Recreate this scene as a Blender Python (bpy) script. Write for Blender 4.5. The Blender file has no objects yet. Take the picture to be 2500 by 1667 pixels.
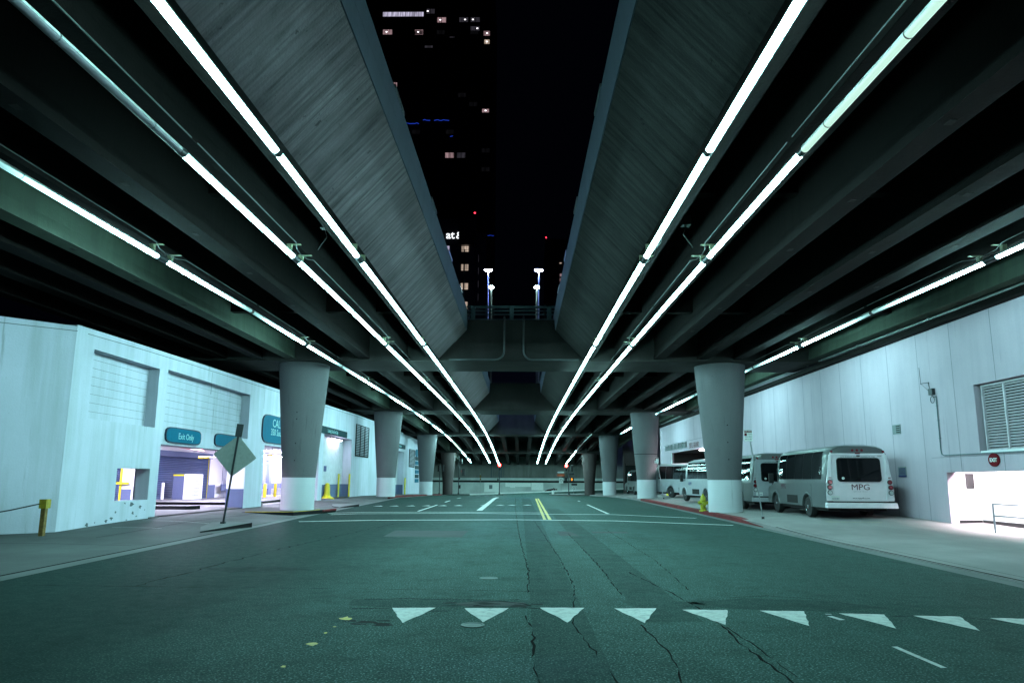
import bpy, bmesh, math, random
from mathutils import Vector, Matrix

random.seed(7)
S = bpy.context.scene
COL = S.collection
PI = math.pi
R = math.radians

# ------------------------------------------------------------------ camera
EYE = 1.68
cam_d = bpy.data.cameras.new("camera")
cam = bpy.data.objects.new("camera", cam_d)
COL.objects.link(cam)
cam_d.sensor_width = 36.0
cam_d.lens = 36.0 * 1667.0 / 2500.0
cam_d.shift_y = 65.0 / 2500.0
cam_d.clip_start = 0.05
cam_d.clip_end = 2000.0
cam.matrix_world = (Matrix.Translation((0, 0, EYE)) @ Matrix.Rotation(math.atan(22 / 1667.0), 4, 'Z')
                    @ Matrix.Rotation(PI / 2 + R(9.2), 4, 'X') @ Matrix.Rotation(R(0.30), 4, 'Z'))
S.camera = cam

# ------------------------------------------------------------------ night sky, exposure
world = bpy.data.worlds.new("World")
S.world = world
world.use_nodes = True
bg = world.node_tree.nodes["Background"]
bg.inputs[0].default_value = (0.10, 0.16, 0.45, 1)
bg.inputs[1].default_value = 0.0026
S.view_settings.view_transform = 'Standard'
S.view_settings.look = 'None'
S.view_settings.exposure = 0.0
S.view_settings.gamma = 1.0
S.render.engine = 'CYCLES'
try:
    S.cycles.use_denoising = True
    S.cycles.max_bounces = 7
    S.cycles.diffuse_bounces = 1
    S.cycles.glossy_bounces = 3
    S.cycles.sample_clamp_indirect = 4.0
    S.cycles.caustics_reflective = False
    S.cycles.caustics_refractive = False
except Exception:
    pass

PIPE_S = 71.0           # light pipe emission
GARAGE_S = 300.0
LAMP_COL = (0.46, 1.0, 1.0)

# ------------------------------------------------------------------ materials
def newmat(name):
    m = bpy.data.materials.new(name)
    m.use_nodes = True
    nt = m.node_tree
    b = nt.nodes["Principled BSDF"]
    return m, nt, b

def N(nt, t, **kw):
    n = nt.nodes.new(t)
    for k, v in kw.items():
        setattr(n, k, v)
    return n

def coords(nt, obj, scale=(1, 1, 1), rot=(0, 0, 0)):
    mp = N(nt, 'ShaderNodeMapping')
    mp.inputs['Scale'].default_value = scale
    mp.inputs['Rotation'].default_value = rot
    if obj:
        tc = N(nt, 'ShaderNodeTexCoord')
        nt.links.new(tc.outputs['Object'], mp.inputs[0])
    else:
        g = N(nt, 'ShaderNodeNewGeometry')
        nt.links.new(g.outputs['Position'], mp.inputs[0])
    return mp.outputs[0]

def noise(nt, vec, scale, detail=4, rough=0.6, lo=0.3, hi=0.7):
    n = N(nt, 'ShaderNodeTexNoise')
    n.inputs['Scale'].default_value = scale
    n.inputs['Detail'].default_value = detail
    n.inputs['Roughness'].default_value = rough
    nt.links.new(vec, n.inputs['Vector'])
    r = N(nt, 'ShaderNodeMapRange')
    r.inputs[1].default_value = lo
    r.inputs[2].default_value = hi
    nt.links.new(n.outputs[0], r.inputs[0])
    return r.outputs[0]

def mixc(nt, fac, a, b, mode='MIX'):
    n = N(nt, 'ShaderNodeMix')
    n.data_type = 'RGBA'
    n.blend_type = mode
    n.clamp_factor = True
    for s, v in ((n.inputs[0], fac), (n.inputs[6], a), (n.inputs[7], b)):
        if hasattr(v, 'links'):
            nt.links.new(v, s)
        else:
            s.default_value = v if not isinstance(v, tuple) else (*v, 1)
    return n.outputs[2]

def mul(nt, a, b, op='MULTIPLY'):
    n = N(nt, 'ShaderNodeMath', operation=op)
    for s, v in ((n.inputs[0], a), (n.inputs[1], b)):
        if hasattr(v, 'links'):
            nt.links.new(v, s)
        else:
            s.default_value = v
    return n.outputs[0]

def bump(nt, b, h, strength=0.3, dist=0.01):
    n = N(nt, 'ShaderNodeBump')
    n.inputs['Strength'].default_value = strength
    n.inputs['Distance'].default_value = dist
    nt.links.new(h, n.inputs['Height'])
    nt.links.new(n.outputs[0], b.inputs['Normal'])

def plain(name, col, rough=0.5, metal=0.0, var=0.15, scale=8.0, obj=True, spec=None, bmp=0.0):
    m, nt, b = newmat(name)
    v = coords(nt, obj)
    f = noise(nt, v, scale)
    dark = tuple(c * (1 - var) for c in col)
    lite = tuple(min(1, c * (1 + var * .6)) for c in col)
    nt.links.new(mixc(nt, f, dark, lite), b.inputs['Base Color'])
    b.inputs['Roughness'].default_value = rough
    b.inputs['Metallic'].default_value = metal
    if spec is not None:
        b.inputs['Specular IOR Level'].default_value = spec
    if bmp:
        bump(nt, b, noise(nt, v, scale * 6, lo=0, hi=1), bmp, 0.005)
    return m

def concrete(name, base, dark, streak=(1, 1, 1), rot=(0, 0, 0), rough=0.8, blot=0.5, stain=0.6, grain=0.25, sscale=1.2, bmp=0.25, boards=0.0, drips=0.0):
    """weathered concrete or painted wall: blotches, run-off streaks, pores"""
    m, nt, b = newmat(name)
    p = coords(nt, False)
    ps = coords(nt, False, streak, rot)
    big = noise(nt, p, 0.35, 5, .6, .35, .7)
    st = noise(nt, ps, sscale, 6, .65, .45, .75)
    fine = noise(nt, p, 22, 3, .7, .3, .7)
    c = mixc(nt, mul(nt, big, blot), base, dark)
    c = mixc(nt, mul(nt, st, stain), c, dark)
    c = mixc(nt, mul(nt, fine, grain), c, tuple(x * .6 for x in base))
    if drips:
        dr = noise(nt, coords(nt, False, (5.5, 5.5, .22)), 1.0, 5, .7, .60, .72)
        zone = noise(nt, p, .55, 3, .6, .42, .6)
        c = mixc(nt, mul(nt, mul(nt, dr, zone), drips), c, tuple(x * .45 for x in dark))
        sc = noise(nt, p, 2.6, 8, .8, .64, .70)
        c = mixc(nt, mul(nt, sc, drips * .6), c, tuple(x * .7 for x in dark))
    if boards:
        bl = noise(nt, coords(nt, False, (.12, 7.5, .12), rot), 1.0, 3, .7, .42, .66)
        c = mixc(nt, mul(nt, bl, boards), c, tuple(x * .9 for x in dark))
        mo = noise(nt, p, 1.6, 7, .75, .42, .62)
        c = mixc(nt, mul(nt, mo, boards * .8), c, tuple(x * .55 for x in base))
        sp_ = noise(nt, p, 4.0, 3, .8, .66, .72)
        c = mixc(nt, mul(nt, sp_, .6), c, tuple(x * .35 for x in dark))
    nt.links.new(c, b.inputs['Base Color'])
    b.inputs['Roughness'].default_value = rough
    b.inputs['Specular IOR Level'].default_value = 0.1
    h = mul(nt, st, 1.0)
    h2 = mul(nt, fine, .5)
    bump(nt, b, mul(nt, h, h2, 'ADD'), bmp, 0.02)
    return m

def emit(name, col, strength):
    m, nt, b = newmat(name)
    b.inputs['Base Color'].default_value = (0.02, 0.02, 0.02, 1)
    b.inputs['Emission Color'].default_value = (*col, 1)
    b.inputs['Emission Strength'].default_value = strength
    return m

M = {}
# --- asphalt
def asphalt(name, base, agg, patchy=0.6):
    m, nt, b = newmat(name)
    p = coords(nt, False)
    lane = coords(nt, False, (1.1, 0.07, 1))
    big = noise(nt, p, 0.22, 5, .6, .32, .68)
    tyre = noise(nt, lane, 0.9, 4, .55, .38, .7)
    med = noise(nt, p, 5, 4, .7, .3, .75)
    sp = N(nt, 'ShaderNodeTexNoise')
    sp.inputs['Scale'].default_value = 46
    sp.inputs['Detail'].default_value = 2
    nt.links.new(p, sp.inputs['Vector'])
    rs = N(nt, 'ShaderNodeMapRange')
    rs.inputs[1].default_value = .55
    rs.inputs[2].default_value = .70
    nt.links.new(sp.outputs[0], rs.inputs[0])
    dk = tuple(x * .45 for x in base)
    c = mixc(nt, mul(nt, big, patchy), base, dk)
    c = mixc(nt, mul(nt, tyre, .55), c, dk)
    c = mixc(nt, mul(nt, med, .35), c, tuple(x * .6 for x in base))
    c = mixc(nt, mul(nt, rs.outputs[0], .8), c, agg)
    pit = noise(nt, p, 33, 2, .6, .56, .68)
    c = mixc(nt, mul(nt, pit, .75), c, tuple(x * .22 for x in base))
    worn = noise(nt, p, 1.3, 6, .75, .50, .66)
    c = mixc(nt, mul(nt, worn, .55), c, tuple(x * .42 for x in base))
    # darker colour over the left lane
    sep = N(nt, 'ShaderNodeSeparateXYZ')
    nt.links.new(p, sep.inputs[0])
    wob = noise(nt, p, 0.35, 3, .5, 0, 1)
    xx = mul(nt, sep.outputs[0], mul(nt, wob, 2.2), 'ADD')
    lr = N(nt, 'ShaderNodeMapRange')
    lr.inputs[1].default_value = -.5
    lr.inputs[2].default_value = -3.3
    nt.links.new(xx, lr.inputs[0])
    c = mixc(nt, mul(nt, lr.outputs[0], .8), c, tuple(x * .28 for x in base))
    l2 = N(nt, 'ShaderNodeMapRange')
    l2.inputs[1].default_value = 3.6
    l2.inputs[2].default_value = 6.4
    nt.links.new(xx, l2.inputs[0])
    c = mixc(nt, mul(nt, l2.outputs[0], .45), c, tuple(x * .4 for x in base))
    nt.links.new(c, b.inputs['Base Color'])
    rr = N(nt, 'ShaderNodeMapRange')
    rr.inputs[3].default_value = .58
    rr.inputs[4].default_value = .75
    nt.links.new(med, rr.inputs[0])
    nt.links.new(rr.outputs[0], b.inputs['Roughness'])
    b.inputs['Specular IOR Level'].default_value = 0.012
    bump(nt, b, mul(nt, sp.outputs[0], mul(nt, med, .3), 'ADD'), .35, .010)
    return m

M['asphalt'] = asphalt('asphalt', (0.048, 0.096, 0.085), (0.22, 0.32, 0.29))
M['asphalt_strip'] = asphalt('asphalt_strip', (0.036, 0.072, 0.064), (0.12, 0.18, 0.165), .4)
M['patch'] = concrete('asphalt_patch', (0.05, 0.055, 0.055), (0.03, 0.03, 0.032), rough=.75, bmp=.4)
M['oil'] = plain('oil_stain', (0.016, 0.019, 0.019), .8, spec=.05)
M['kerb_dark'] = concrete('dark_kerb_face', (0.016, 0.016, 0.018), (0.006, 0.006, 0.007))  # kerb sides much darker than their tops
M['cover_iron'] = plain('worn_iron_cover', (0.075, 0.11, 0.105), .6)
M['crack'] = plain('crack', (0.008, 0.009, 0.009), .9, spec=.02)
M['sidewalk'] = concrete('sidewalk_concrete', (0.115, 0.12, 0.12), (0.05, 0.052, 0.052), streak=(.5, .12, 1), blot=.65, stain=.55, sscale=1.5)
M['sidewalk_brightened'] = concrete('brightened_sidewalk_concrete', (0.27, 0.25, 0.25), (0.13, 0.125, 0.125), streak=(.5, .12, 1), blot=.6, stain=.5, sscale=1.5)  # ramp lamp's light on the right pavement put into a paler colour
M['gutter'] = concrete('gutter_concrete', (0.17, 0.175, 0.175), (0.08, 0.08, 0.08), streak=(1, .1, 1))
M['kerb'] = concrete('kerb_concrete', (0.12, 0.12, 0.12), (0.03, 0.03, 0.03))
M['kerb_red'] = concrete('kerb_red_paint', (0.22, 0.035, 0.04), (0.05, 0.02, 0.02), blot=.7, stain=.8)
M['kerb_yellow'] = concrete('kerb_yellow_paint', (0.5, 0.36, 0.03), (0.12, 0.09, 0.03), blot=.7)
def paint(name, col, wear):
    m, nt, b = newmat(name)
    p = coords(nt, False)
    f = noise(nt, p, 9, 5, .75, .45, .72)
    c = mixc(nt, mul(nt, f, wear), col, (0.09, 0.095, 0.095))
    nt.links.new(c, b.inputs['Base Color'])
    b.inputs['Roughness'].default_value = .6
    return m
M['white_paint'] = paint('road_white_paint', (0.46, 0.47, 0.45), .7)
M['worn_paint'] = paint('road_worn_paint', (0.3, 0.31, 0.3), .9)
M['yellow_paint'] = paint('road_yellow_paint', (0.5, 0.36, 0.015), .7)
# --- bridge
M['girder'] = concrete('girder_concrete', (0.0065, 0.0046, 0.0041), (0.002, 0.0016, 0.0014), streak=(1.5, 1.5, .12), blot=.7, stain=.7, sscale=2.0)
M['girder_lit'] = concrete('lit_girder_concrete', (0.06, 0.08, 0.06), (0.03, 0.036, 0.03), streak=(1.5, 1.5, .12), blot=.6, stain=.7, sscale=2.0)  # lit copy of the girder concrete, pipe light put into the colour
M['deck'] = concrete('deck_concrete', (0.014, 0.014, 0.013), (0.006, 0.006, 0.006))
M['boarded'] = concrete('board_formed_concrete', (0.44, 0.365, 0.395), (0.085, 0.074, 0.082), streak=(.55, 2.2, .55), rot=(0, 0, R(9)), blot=.65, stain=.8, sscale=1.7, bmp=.7, boards=.75)
M['boarded_shaded'] = concrete('shaded_board_formed_concrete', (0.092, 0.088, 0.085), (0.016, 0.017, 0.016), streak=(.55, 2.2, .55), rot=(0, 0, R(-9)), blot=.65, stain=.8, sscale=1.7, bmp=.7, boards=.75)  # same concrete; the right face's weaker light is put into the colour
M['fascia'] = concrete('fascia_concrete', (0.17, 0.20, 0.25), (0.1, 0.115, 0.14), streak=(1, 1, .2), blot=.3, stain=.4)  # blue lamp light on the parapet is put into this bluish colour
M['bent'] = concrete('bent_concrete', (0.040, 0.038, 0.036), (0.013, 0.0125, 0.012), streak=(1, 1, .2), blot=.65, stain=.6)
M['column'] = concrete('column_grey_paint', (0.150, 0.145, 0.154), (0.105, 0.102, 0.11), streak=(1, 1, .15), blot=.45, stain=.4, grain=.3, drips=.6)
M['column_raw'] = concrete('column_bare_concrete', (0.11, 0.085, 0.085), (0.05, 0.04, 0.04), streak=(1, 1, .1), blot=.5, stain=.6)
M['band'] = concrete('column_white_paint', (0.62, 0.62, 0.66), (0.42, 0.43, 0.45), streak=(1, 1, .15), blot=.3, stain=.3, grain=.12, drips=.45)
# --- walls
M['wall_l'] = concrete('garage_wall_paint', (0.68, 0.66, 0.78), (0.36, 0.40, 0.42), streak=(1.6, 1.6, .10), blot=.4, stain=.55, grain=.14, sscale=1.4, drips=.75)
M['wall_r'] = concrete('precast_panel', (0.50, 0.405, 0.475), (0.31, 0.27, 0.32), streak=(1.4, 1.4, .12), blot=.35, stain=.35, grain=.12, sscale=1.2, drips=.5)
M['wall_far'] = concrete('far_wall_concrete', (0.24, 0.24, 0.225), (0.10, 0.10, 0.095), streak=(1.2, 1, .12), blot=.6, stain=.7)
M['wall_far_lo'] = concrete('far_wall_painted', (0.62, 0.66, 0.64), (0.34, 0.36, 0.36), streak=(.6, 1, .3), blot=.7, stain=.5)
M['far_patch'] = plain('far_wall_patch', (0.85, 0.86, 0.84), .8)
M['joint'] = plain('joint_sealant', (0.15, 0.16, 0.18), .8)
M['chip'] = plain('bare_chip', (0.10, 0.12, 0.14), .9)
M['white_in'] = concrete('garage_white_paint', (0.78, 0.78, 0.79), (0.6, 0.6, 0.62), blot=.25, stain=.2, grain=.06)
M['blue_band'] = concrete('garage_blue_paint', (0.13, 0.16, 0.27), (0.09, 0.11, 0.2), blot=.3, stain=.3)
M['dark_void'] = plain('dark_interior', (0.012, 0.012, 0.012), .9)
def corrugated(name, col, axis, freq, amp=.03):
    m, nt, b = newmat(name)
    p = coords(nt, False)
    sep = N(nt, 'ShaderNodeSeparateXYZ')
    nt.links.new(p, sep.inputs[0])
    s = N(nt, 'ShaderNodeMath', operation='SINE')
    nt.links.new(mul(nt, sep.outputs[axis], freq), s.inputs[0])
    f = noise(nt, p, 1.5)
    nt.links.new(mixc(nt, f, tuple(c * .75 for c in col), col), b.inputs['Base Color'])
    b.inputs['Roughness'].default_value = .45
    bump(nt, b, s.outputs[0], 1.0, amp)
    return m
M['roller'] = corrugated('roller_door_slats', (0.05, 0.085, 0.20), 2, 2 * PI / .11)
M['dock_door'] = plain('dock_panel', (0.56, 0.55, 0.60), .6, obj=False, scale=3)
# --- metals, plastics
M['galv'] = plain('galvanised_steel', (0.38, 0.40, 0.41), .4, .7)
M['pipe_dark'] = plain('weathered_pipe', (0.10, 0.11, 0.115), .5, .4)
M['cable'] = plain('grey_cable', (0.10, 0.11, 0.11), .5)
M['bracket'] = plain('bracket_galvanised', (0.40, 0.42, 0.28), .5, .2)
M['steel_dark'] = plain('dark_steel', (0.035, 0.04, 0.045), .45, .4)
M['steel_black'] = plain('black_steel', (0.008, 0.008, 0.009), .4)
M['rail_blue'] = plain('blue_grey_rail_paint', (0.10, 0.15, 0.17), .5)
M['louver'] = plain('louver_paint', (0.56, 0.48, 0.54), .5)
M['louver_dark'] = plain('louver_dark_paint', (0.006, 0.007, 0.007), .7, spec=.1)
M['louver_far'] = plain('louver_grey_paint', (0.16, 0.19, 0.2), .6)
M['yellow'] = plain('safety_yellow', (0.72, 0.60, 0.02), .5)
M['yellow_old'] = plain('old_yellow_paint', (0.40, 0.29, 0.02), .6, var=.4)
M['yellow_rust'] = plain('rusty_yellow_post', (0.22, 0.13, 0.035), .8, var=.5, scale=14)
M['hydrant'] = plain('hydrant_yellow', (0.42, 0.40, 0.02), .5, var=.35)
M['wood'] = plain('rope_dark', (0.05, 0.055, 0.06), .9)
M['white_plastic'] = plain('white_plastic', (0.75, 0.75, 0.74), .45)
M['sign_white'] = plain('sign_white', (0.72, 0.73, 0.72), .5, var=.06)
M['sign_red'] = plain('sign_red', (0.12, 0.003, 0.008), .6, spec=.08)
M['sign_back'] = plain('sign_back_aluminium', (0.30, 0.33, 0.31), .45, .35, var=.12)
M['sign_teal'] = plain('sign_teal', (0.002, 0.125, 0.215), .6, var=.08, spec=.08)
M['sign_teal_rim'] = plain('sign_navy_rim', (0.006, 0.02, 0.05), .5)
M['sign_text'] = plain('sign_pale_lettering', (0.35, 0.62, 0.64), .5)
M['sign_green'] = plain('sign_dark_green', (0.006, 0.035, 0.045), .6, spec=.08)
M['sign_orange'] = emit('sign_orange_glow', (1.0, 0.28, 0.04), 0.16)  # unlit sign given a faint glow of its own
M['red_pipe'] = plain('sprinkler_red', (0.55, 0.03, 0.05), .4)
M['text_dark'] = plain('lettering_dark', (0.03, 0.03, 0.04), .5)
M['text_maroon'] = plain('lettering_maroon', (0.07, 0.003, 0.022), .5)
M['text_brown'] = plain('lettering_brown_red', (0.13, 0.02, 0.03), .5)
M['text_blue'] = plain('lettering_blue', (0.02, 0.03, 0.18), .5)
# --- vehicles
def carpaint(name, col):
    m, nt, b = newmat(name)
    v = coords(nt, True)
    f = noise(nt, v, 3.0, 5, .6)
    nt.links.new(mixc(nt, mul(nt, f, .5), col, tuple(c * .78 for c in col)), b.inputs['Base Color'])
    b.inputs['Roughness'].default_value = .32
    b.inputs['Coat Weight'].default_value = .3
    b.inputs['Coat Roughness'].default_value = .08
    bump(nt, b, noise(nt, v, 2.0, 2, .5, 0, 1), .05, .05)
    return m
M['bus_white'] = carpaint('bus_white_paint', (0.86, 0.80, 0.86))
M['bus_dimmed'] = carpaint('bus_dimmed_white_paint', (0.36, 0.37, 0.40))  # white buses away from the ramp lamp: dimmer light put into the colour
M['bus_dark'] = carpaint('bus_dark_paint', (0.075, 0.082, 0.085))  # dark tone for the sides of the buses lettered MPG
def glassmat(name='tinted_glass', bmp=.12):
    m, nt, b = newmat(name)
    b.inputs['Base Color'].default_value = (0.004, 0.005, 0.006, 1)
    b.inputs['Roughness'].default_value = .03
    b.inputs['Specular IOR Level'].default_value = .45
    v = coords(nt, True)
    bump(nt, b, noise(nt, v, 1.5, 1, .3, 0, 1), bmp, .05)
    return m
M['glass'] = glassmat()
M['glass_flat'] = glassmat('flat_tinted_glass', .01)
M['glass_flat'].node_tree.nodes['Principled BSDF'].inputs['Specular IOR Level'].default_value = .2
M['tyre'] = plain('tyre_rubber', (0.012, 0.012, 0.013), .85)
M['chrome'] = plain('steel_rim', (0.55, 0.56, 0.57), .25, .9)
M['lens_red'] = plain('tail_light_red', (0.16, 0.01, 0.02), .2)
M['lens_clear'] = plain('reverse_light_clear', (0.55, 0.56, 0.57), .15)
M['lens_amber'] = plain('marker_amber', (0.4, 0.16, 0.02), .2)
M['under'] = plain('underbody_black', (0.008, 0.008, 0.008), .9)
# --- people and bits
M['cloth'] = plain('dark_red_brown_cloth', (0.035, 0.012, 0.012), .95, scale=5, var=.4)
M['cloth_dark'] = plain('black_cloth', (0.01, 0.01, 0.012), .95)
M['skin'] = plain('skin', (0.22, 0.12, 0.08), .6)
# --- lit things
def pipe_glow(name, k, col):
    m, nt, b = newmat(name)
    b.inputs['Base Color'].default_value = (0.5, 0.5, 0.5, 1)
    b.inputs['Roughness'].default_value = .3
    tc = N(nt, 'ShaderNodeTexCoord')
    sep = N(nt, 'ShaderNodeSeparateXYZ')
    nt.links.new(tc.outputs['Object'], sep.inputs[0])
    ab = N(nt, 'ShaderNodeMath', operation='ABSOLUTE')
    nt.links.new(sep.outputs[1], ab.inputs[0])
    r = N(nt, 'ShaderNodeMapRange')
    r.inputs[1].default_value = .2
    r.inputs[2].default_value = 5.5
    r.inputs[3].default_value = PIPE_S * k * 1.35
    r.inputs[4].default_value = PIPE_S * k * .62
    nt.links.new(ab.outputs[0], r.inputs[0])
    b.inputs['Emission Color'].default_value = (*col, 1)
    nt.links.new(r.outputs[0], b.inputs['Emission Strength'])
    return m
M['pipe'] = pipe_glow('light_pipe_glow', 1.0, LAMP_COL)
M['pipe_dim'] = pipe_glow('light_pipe_dim', .09, (0.55, 1.0, 0.85))
def pipe_fade():
    m = M['pipe'].copy(); m.name = 'light_pipe_fading'
    nt = m.node_tree
    r = [n for n in nt.nodes if n.type == 'MAP_RANGE'][0]
    r.inputs[3].default_value = 1.0; r.inputs[4].default_value = 0.0
    pw = mul(nt, r.outputs[0], 2.6, 'POWER')
    e = mul(nt, mul(nt, pw, PIPE_S * 3.3), .42, 'ADD')
    nt.links.new(e, nt.nodes['Principled BSDF'].inputs['Emission Strength'])
    return m
M['pipe_fade'] = pipe_fade()
M['pipe_mint'] = emit('light_pipe_mint', (0.60, 0.95, 0.80), .95)
M['pipe_off'] = plain('light_pipe_unlit', (0.11, 0.10, 0.115), .35)
M['pipe_shell'] = plain('light_pipe_top_shell', (0.62, 0.66, 0.64), .35, scale=5, var=.25)
M['lamp_violet'] = emit('garage_lamp', (0.78, 0.72, 1.0), GARAGE_S)
M['lamp_dock'] = emit('dock_lamp', (0.80, 0.74, 1.0), 60.0)
M['lamp_white'] = emit('ramp_lamp', (1.0, 0.87, 0.94), 190.0)
M['sig_red'] = emit('signal_red', (1.0, 0.03, 0.025), 60.0)
M['sig_amber'] = emit('signal_orange_hand', (1.0, 0.32, 0.0), 1.6)
M['sig_redlow'] = emit('signal_red_side', (1.0, 0.02, 0.03), .7)
M['city'] = plain('tower_cladding', (0.012, 0.012, 0.014), .6)
M['city2'] = plain('office_block_stone', (0.03, 0.03, 0.034), .8)
M['city_glass'] = plain('tower_dark_glass', (0.004, 0.004, 0.005), .15)
M['logo'] = emit('sign_lettering_lit', (0.9, 0.95, 1.0), 1.5)
M['beacon'] = emit('beacon_red', (1.0, 0.03, 0.06), 6.0)
M['neon'] = emit('blue_strip_light', (0.03, 0.1, 1.0), .5)
M['street_blue'] = emit('street_lamp_blue', (0.22, 0.32, 1.0), 2600.0)
M['street_green'] = emit('street_lamp_green', (0.62, 1.0, 0.9), 220.0)
def winmat(name, col, s):
    m, nt, b = newmat(name)
    b.inputs['Base Color'].default_value = (0.02, 0.02, 0.02, 1)
    p = coords(nt, False, (3.0, 3.0, .35))
    f = noise(nt, p, .8, 2, .5, .35, .65)
    c = mixc(nt, f, tuple(x * .35 for x in col), col)
    nt.links.new(c, b.inputs['Emission Color'])
    b.inputs['Emission Strength'].default_value = s
    return m
M['win_white'] = winmat('window_lit_white', (0.75, 0.7, 0.95), .9)
M['win_pink'] = winmat('window_lit_pink', (0.75, 0.48, 0.52), .5)
M['win_warm'] = winmat('window_lit_warm', (0.85, 0.66, 0.52), .75)
M['win_dim'] = winmat('window_lit_dim', (0.3, 0.28, 0.36), .12)
M['win_faint'] = winmat('window_lit_faint', (0.3, 0.3, 0.36), .012)
M['win_lamp'] = emit('window_ceiling_lamp', (1, .95, 1), 2.2)

# ------------------------------------------------------------------ mesh builder
class MB:
    def __init__(s):
        s.v = []; s.f = []; s.m = []
    def add(s, vs, fs, mi=0):
        o = len(s.v)
        s.v += [tuple(p) for p in vs]
        for f in fs:
            s.f.append(tuple(i + o for i in f)); s.m.append(mi)
        return s
    def box(s, x0, x1, y0, y1, z0, z1, mi=0):
        return s.add([(x0, y0, z0), (x1, y0, z0), (x1, y1, z0), (x0, y1, z0), (x0, y0, z1), (x1, y0, z1), (x1, y1, z1), (x0, y1, z1)],
                     [(0, 3, 2, 1), (4, 5, 6, 7), (0, 1, 5, 4), (1, 2, 6, 5), (2, 3, 7, 6), (3, 0, 4, 7)], mi)
    def poly(s, pts, mi=0):
        return s.add(pts, [tuple(range(len(pts)))], mi)
    def prism(s, pts, vec, mi=0):
        n = len(pts); vec = Vector(vec)
        vs = [Vector(p) for p in pts] + [Vector(p) + vec for p in pts]
        fs = [tuple(range(n))[::-1], tuple(range(n, 2 * n))] + [(i, (i + 1) % n, (i + 1) % n + n, i + n) for i in range(n)]
        return s.add(vs, fs, mi)
    def loft(s, rings, mi=0, cap=True, closed=True):
        n = len(rings[0]); vs = [p for r in rings for p in r]; fs = []
        for k in range(len(rings) - 1):
            for i in range(n if closed else n - 1):
                a = k * n + i; b = k * n + (i + 1) % n
                fs.append((a, b, b + n, a + n))
        if cap:
            fs.append(tuple(range(n))[::-1]); fs.append(tuple(range((len(rings) - 1) * n, len(rings) * n)))
        return s.add(vs, fs, mi)
    def cyl(s, p0, p1, r0, r1=None, n=12, mi=0, a0=0.0, a1=None):
        r1 = r0 if r1 is None else r1
        p0 = Vector(p0); p1 = Vector(p1); d = (p1 - p0).normalized()
        u = d.orthogonal().normalized() if abs(d.z) > .9 else d.cross(Vector((0, 0, 1))).normalized()
        w = d.cross(u)
        ring = lambda p, r: [p + (u * math.cos(2 * PI * i / n) + w * math.sin(2 * PI * i / n)) * r for i in range(n)]
        return s.loft([ring(p0, r0), ring(p1, r1)], mi)
    def tube(s, pts, r, n=8, mi=0):
        P = [Vector(p) for p in pts]; rings = []; u = None
        for i, p in enumerate(P):
            d = (P[min(i + 1, len(P) - 1)] - P[max(i - 1, 0)]).normalized()
            if u is None: u = d.orthogonal().normalized()
            u = (u - d * u.dot(d)).normalized(); w = d.cross(u)
            rings.append([p + (u * math.cos(2 * PI * k / n) + w * math.sin(2 * PI * k / n)) * r for k in range(n)])
        return s.loft(rings, mi)
    def lathe(s, prof, c=(0, 0, 0), n=24, mi=0, cap=True):
        cx, cy, cz = c
        return s.loft([[(cx + r * math.cos(2 * PI * i / n), cy + r * math.sin(2 * PI * i / n), cz + z) for i in range(n)] for r, z in prof], mi, cap)
    def ball(s, c, r, n=12, sq=(1, 1, 1), mi=0):
        rings = []
        for k in range(1, n):
            a = -PI / 2 + PI * k / n
            rings.append([(c[0] + sq[0] * r * math.cos(a) * math.cos(2 * PI * i / n), c[1] + sq[1] * r * math.cos(a) * math.sin(2 * PI * i / n), c[2] + sq[2] * r * math.sin(a)) for i in range(n)])
        return s.loft(rings, mi)
    def sheet(s, xs, ys, fn, mi=0):
        vs = []
        for y in ys:
            row = xs(y) if callable(xs) else xs
            vs += [(x, y, fn(x, y)) for x in row]
        n = len(row)
        return s.add(vs, [(k * n + i, k * n + i + 1, (k + 1) * n + i + 1, (k + 1) * n + i) for k in range(len(ys) - 1) for i in range(n - 1)], mi)
    def build(s, name, mat, parent=None, world=True, smooth=False, bevel=0.0, flat_angle=None):
        me = bpy.data.meshes.new(name)
        off = Vector((0, 0, 0))
        if parent is not None and world:
            q = parent
            while q is not None:
                off += Vector(q.location); q = q.parent
        me.from_pydata([Vector(p) - off for p in s.v], [], s.f)
        mats = mat if isinstance(mat, (list, tuple)) else [mat]
        for mm in mats: me.materials.append(M[mm] if isinstance(mm, str) else mm)
        for p, mi in zip(me.polygons, s.m):
            p.material_index = mi
            p.use_smooth = smooth
        bm = bmesh.new(); bm.from_mesh(me)
        bmesh.ops.recalc_face_normals(bm, faces=bm.faces)
        bm.to_mesh(me); bm.free()
        if smooth:
            try: me.set_sharp_from_angle(angle=R(flat_angle or 40))
            except Exception: pass
        me.update()
        o = bpy.data.objects.new(name, me); COL.objects.link(o)
        if parent is not None: o.parent = parent
        if bevel:
            b = o.modifiers.new("bevel", 'BEVEL'); b.width = bevel; b.segments = 2; b.limit_method = 'ANGLE'; b.angle_limit = R(40)
        return o

def tag(o, label, cat, group=None, kind=None):
    o['label'] = label
    if cat: o['category'] = cat
    if group: o['group'] = group
    if kind: o['kind'] = kind
    return o
def thing(name, label, cat, loc=(0, 0, 0), group=None, rz=0.0, rx=0.0, kind=None):
    o = bpy.data.objects.new(name, None); COL.objects.link(o)
    o.location = loc; o.rotation_euler = (rx, 0, rz); o.empty_display_size = .2
    return tag(o, label, cat, group, kind)
def struct(mb, name, mat, label, cat='ground', **kw):
    return tag(mb.build(name, mat, **kw), label, cat, None, 'structure')
def copy_tree(o, parent=None):
    c = o.copy(); COL.objects.link(c)
    if parent is not None:
        c.parent = parent
        if 'category' in c: del c['category']
    for ch in list(o.children): copy_tree(ch, c)
    return c

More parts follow.
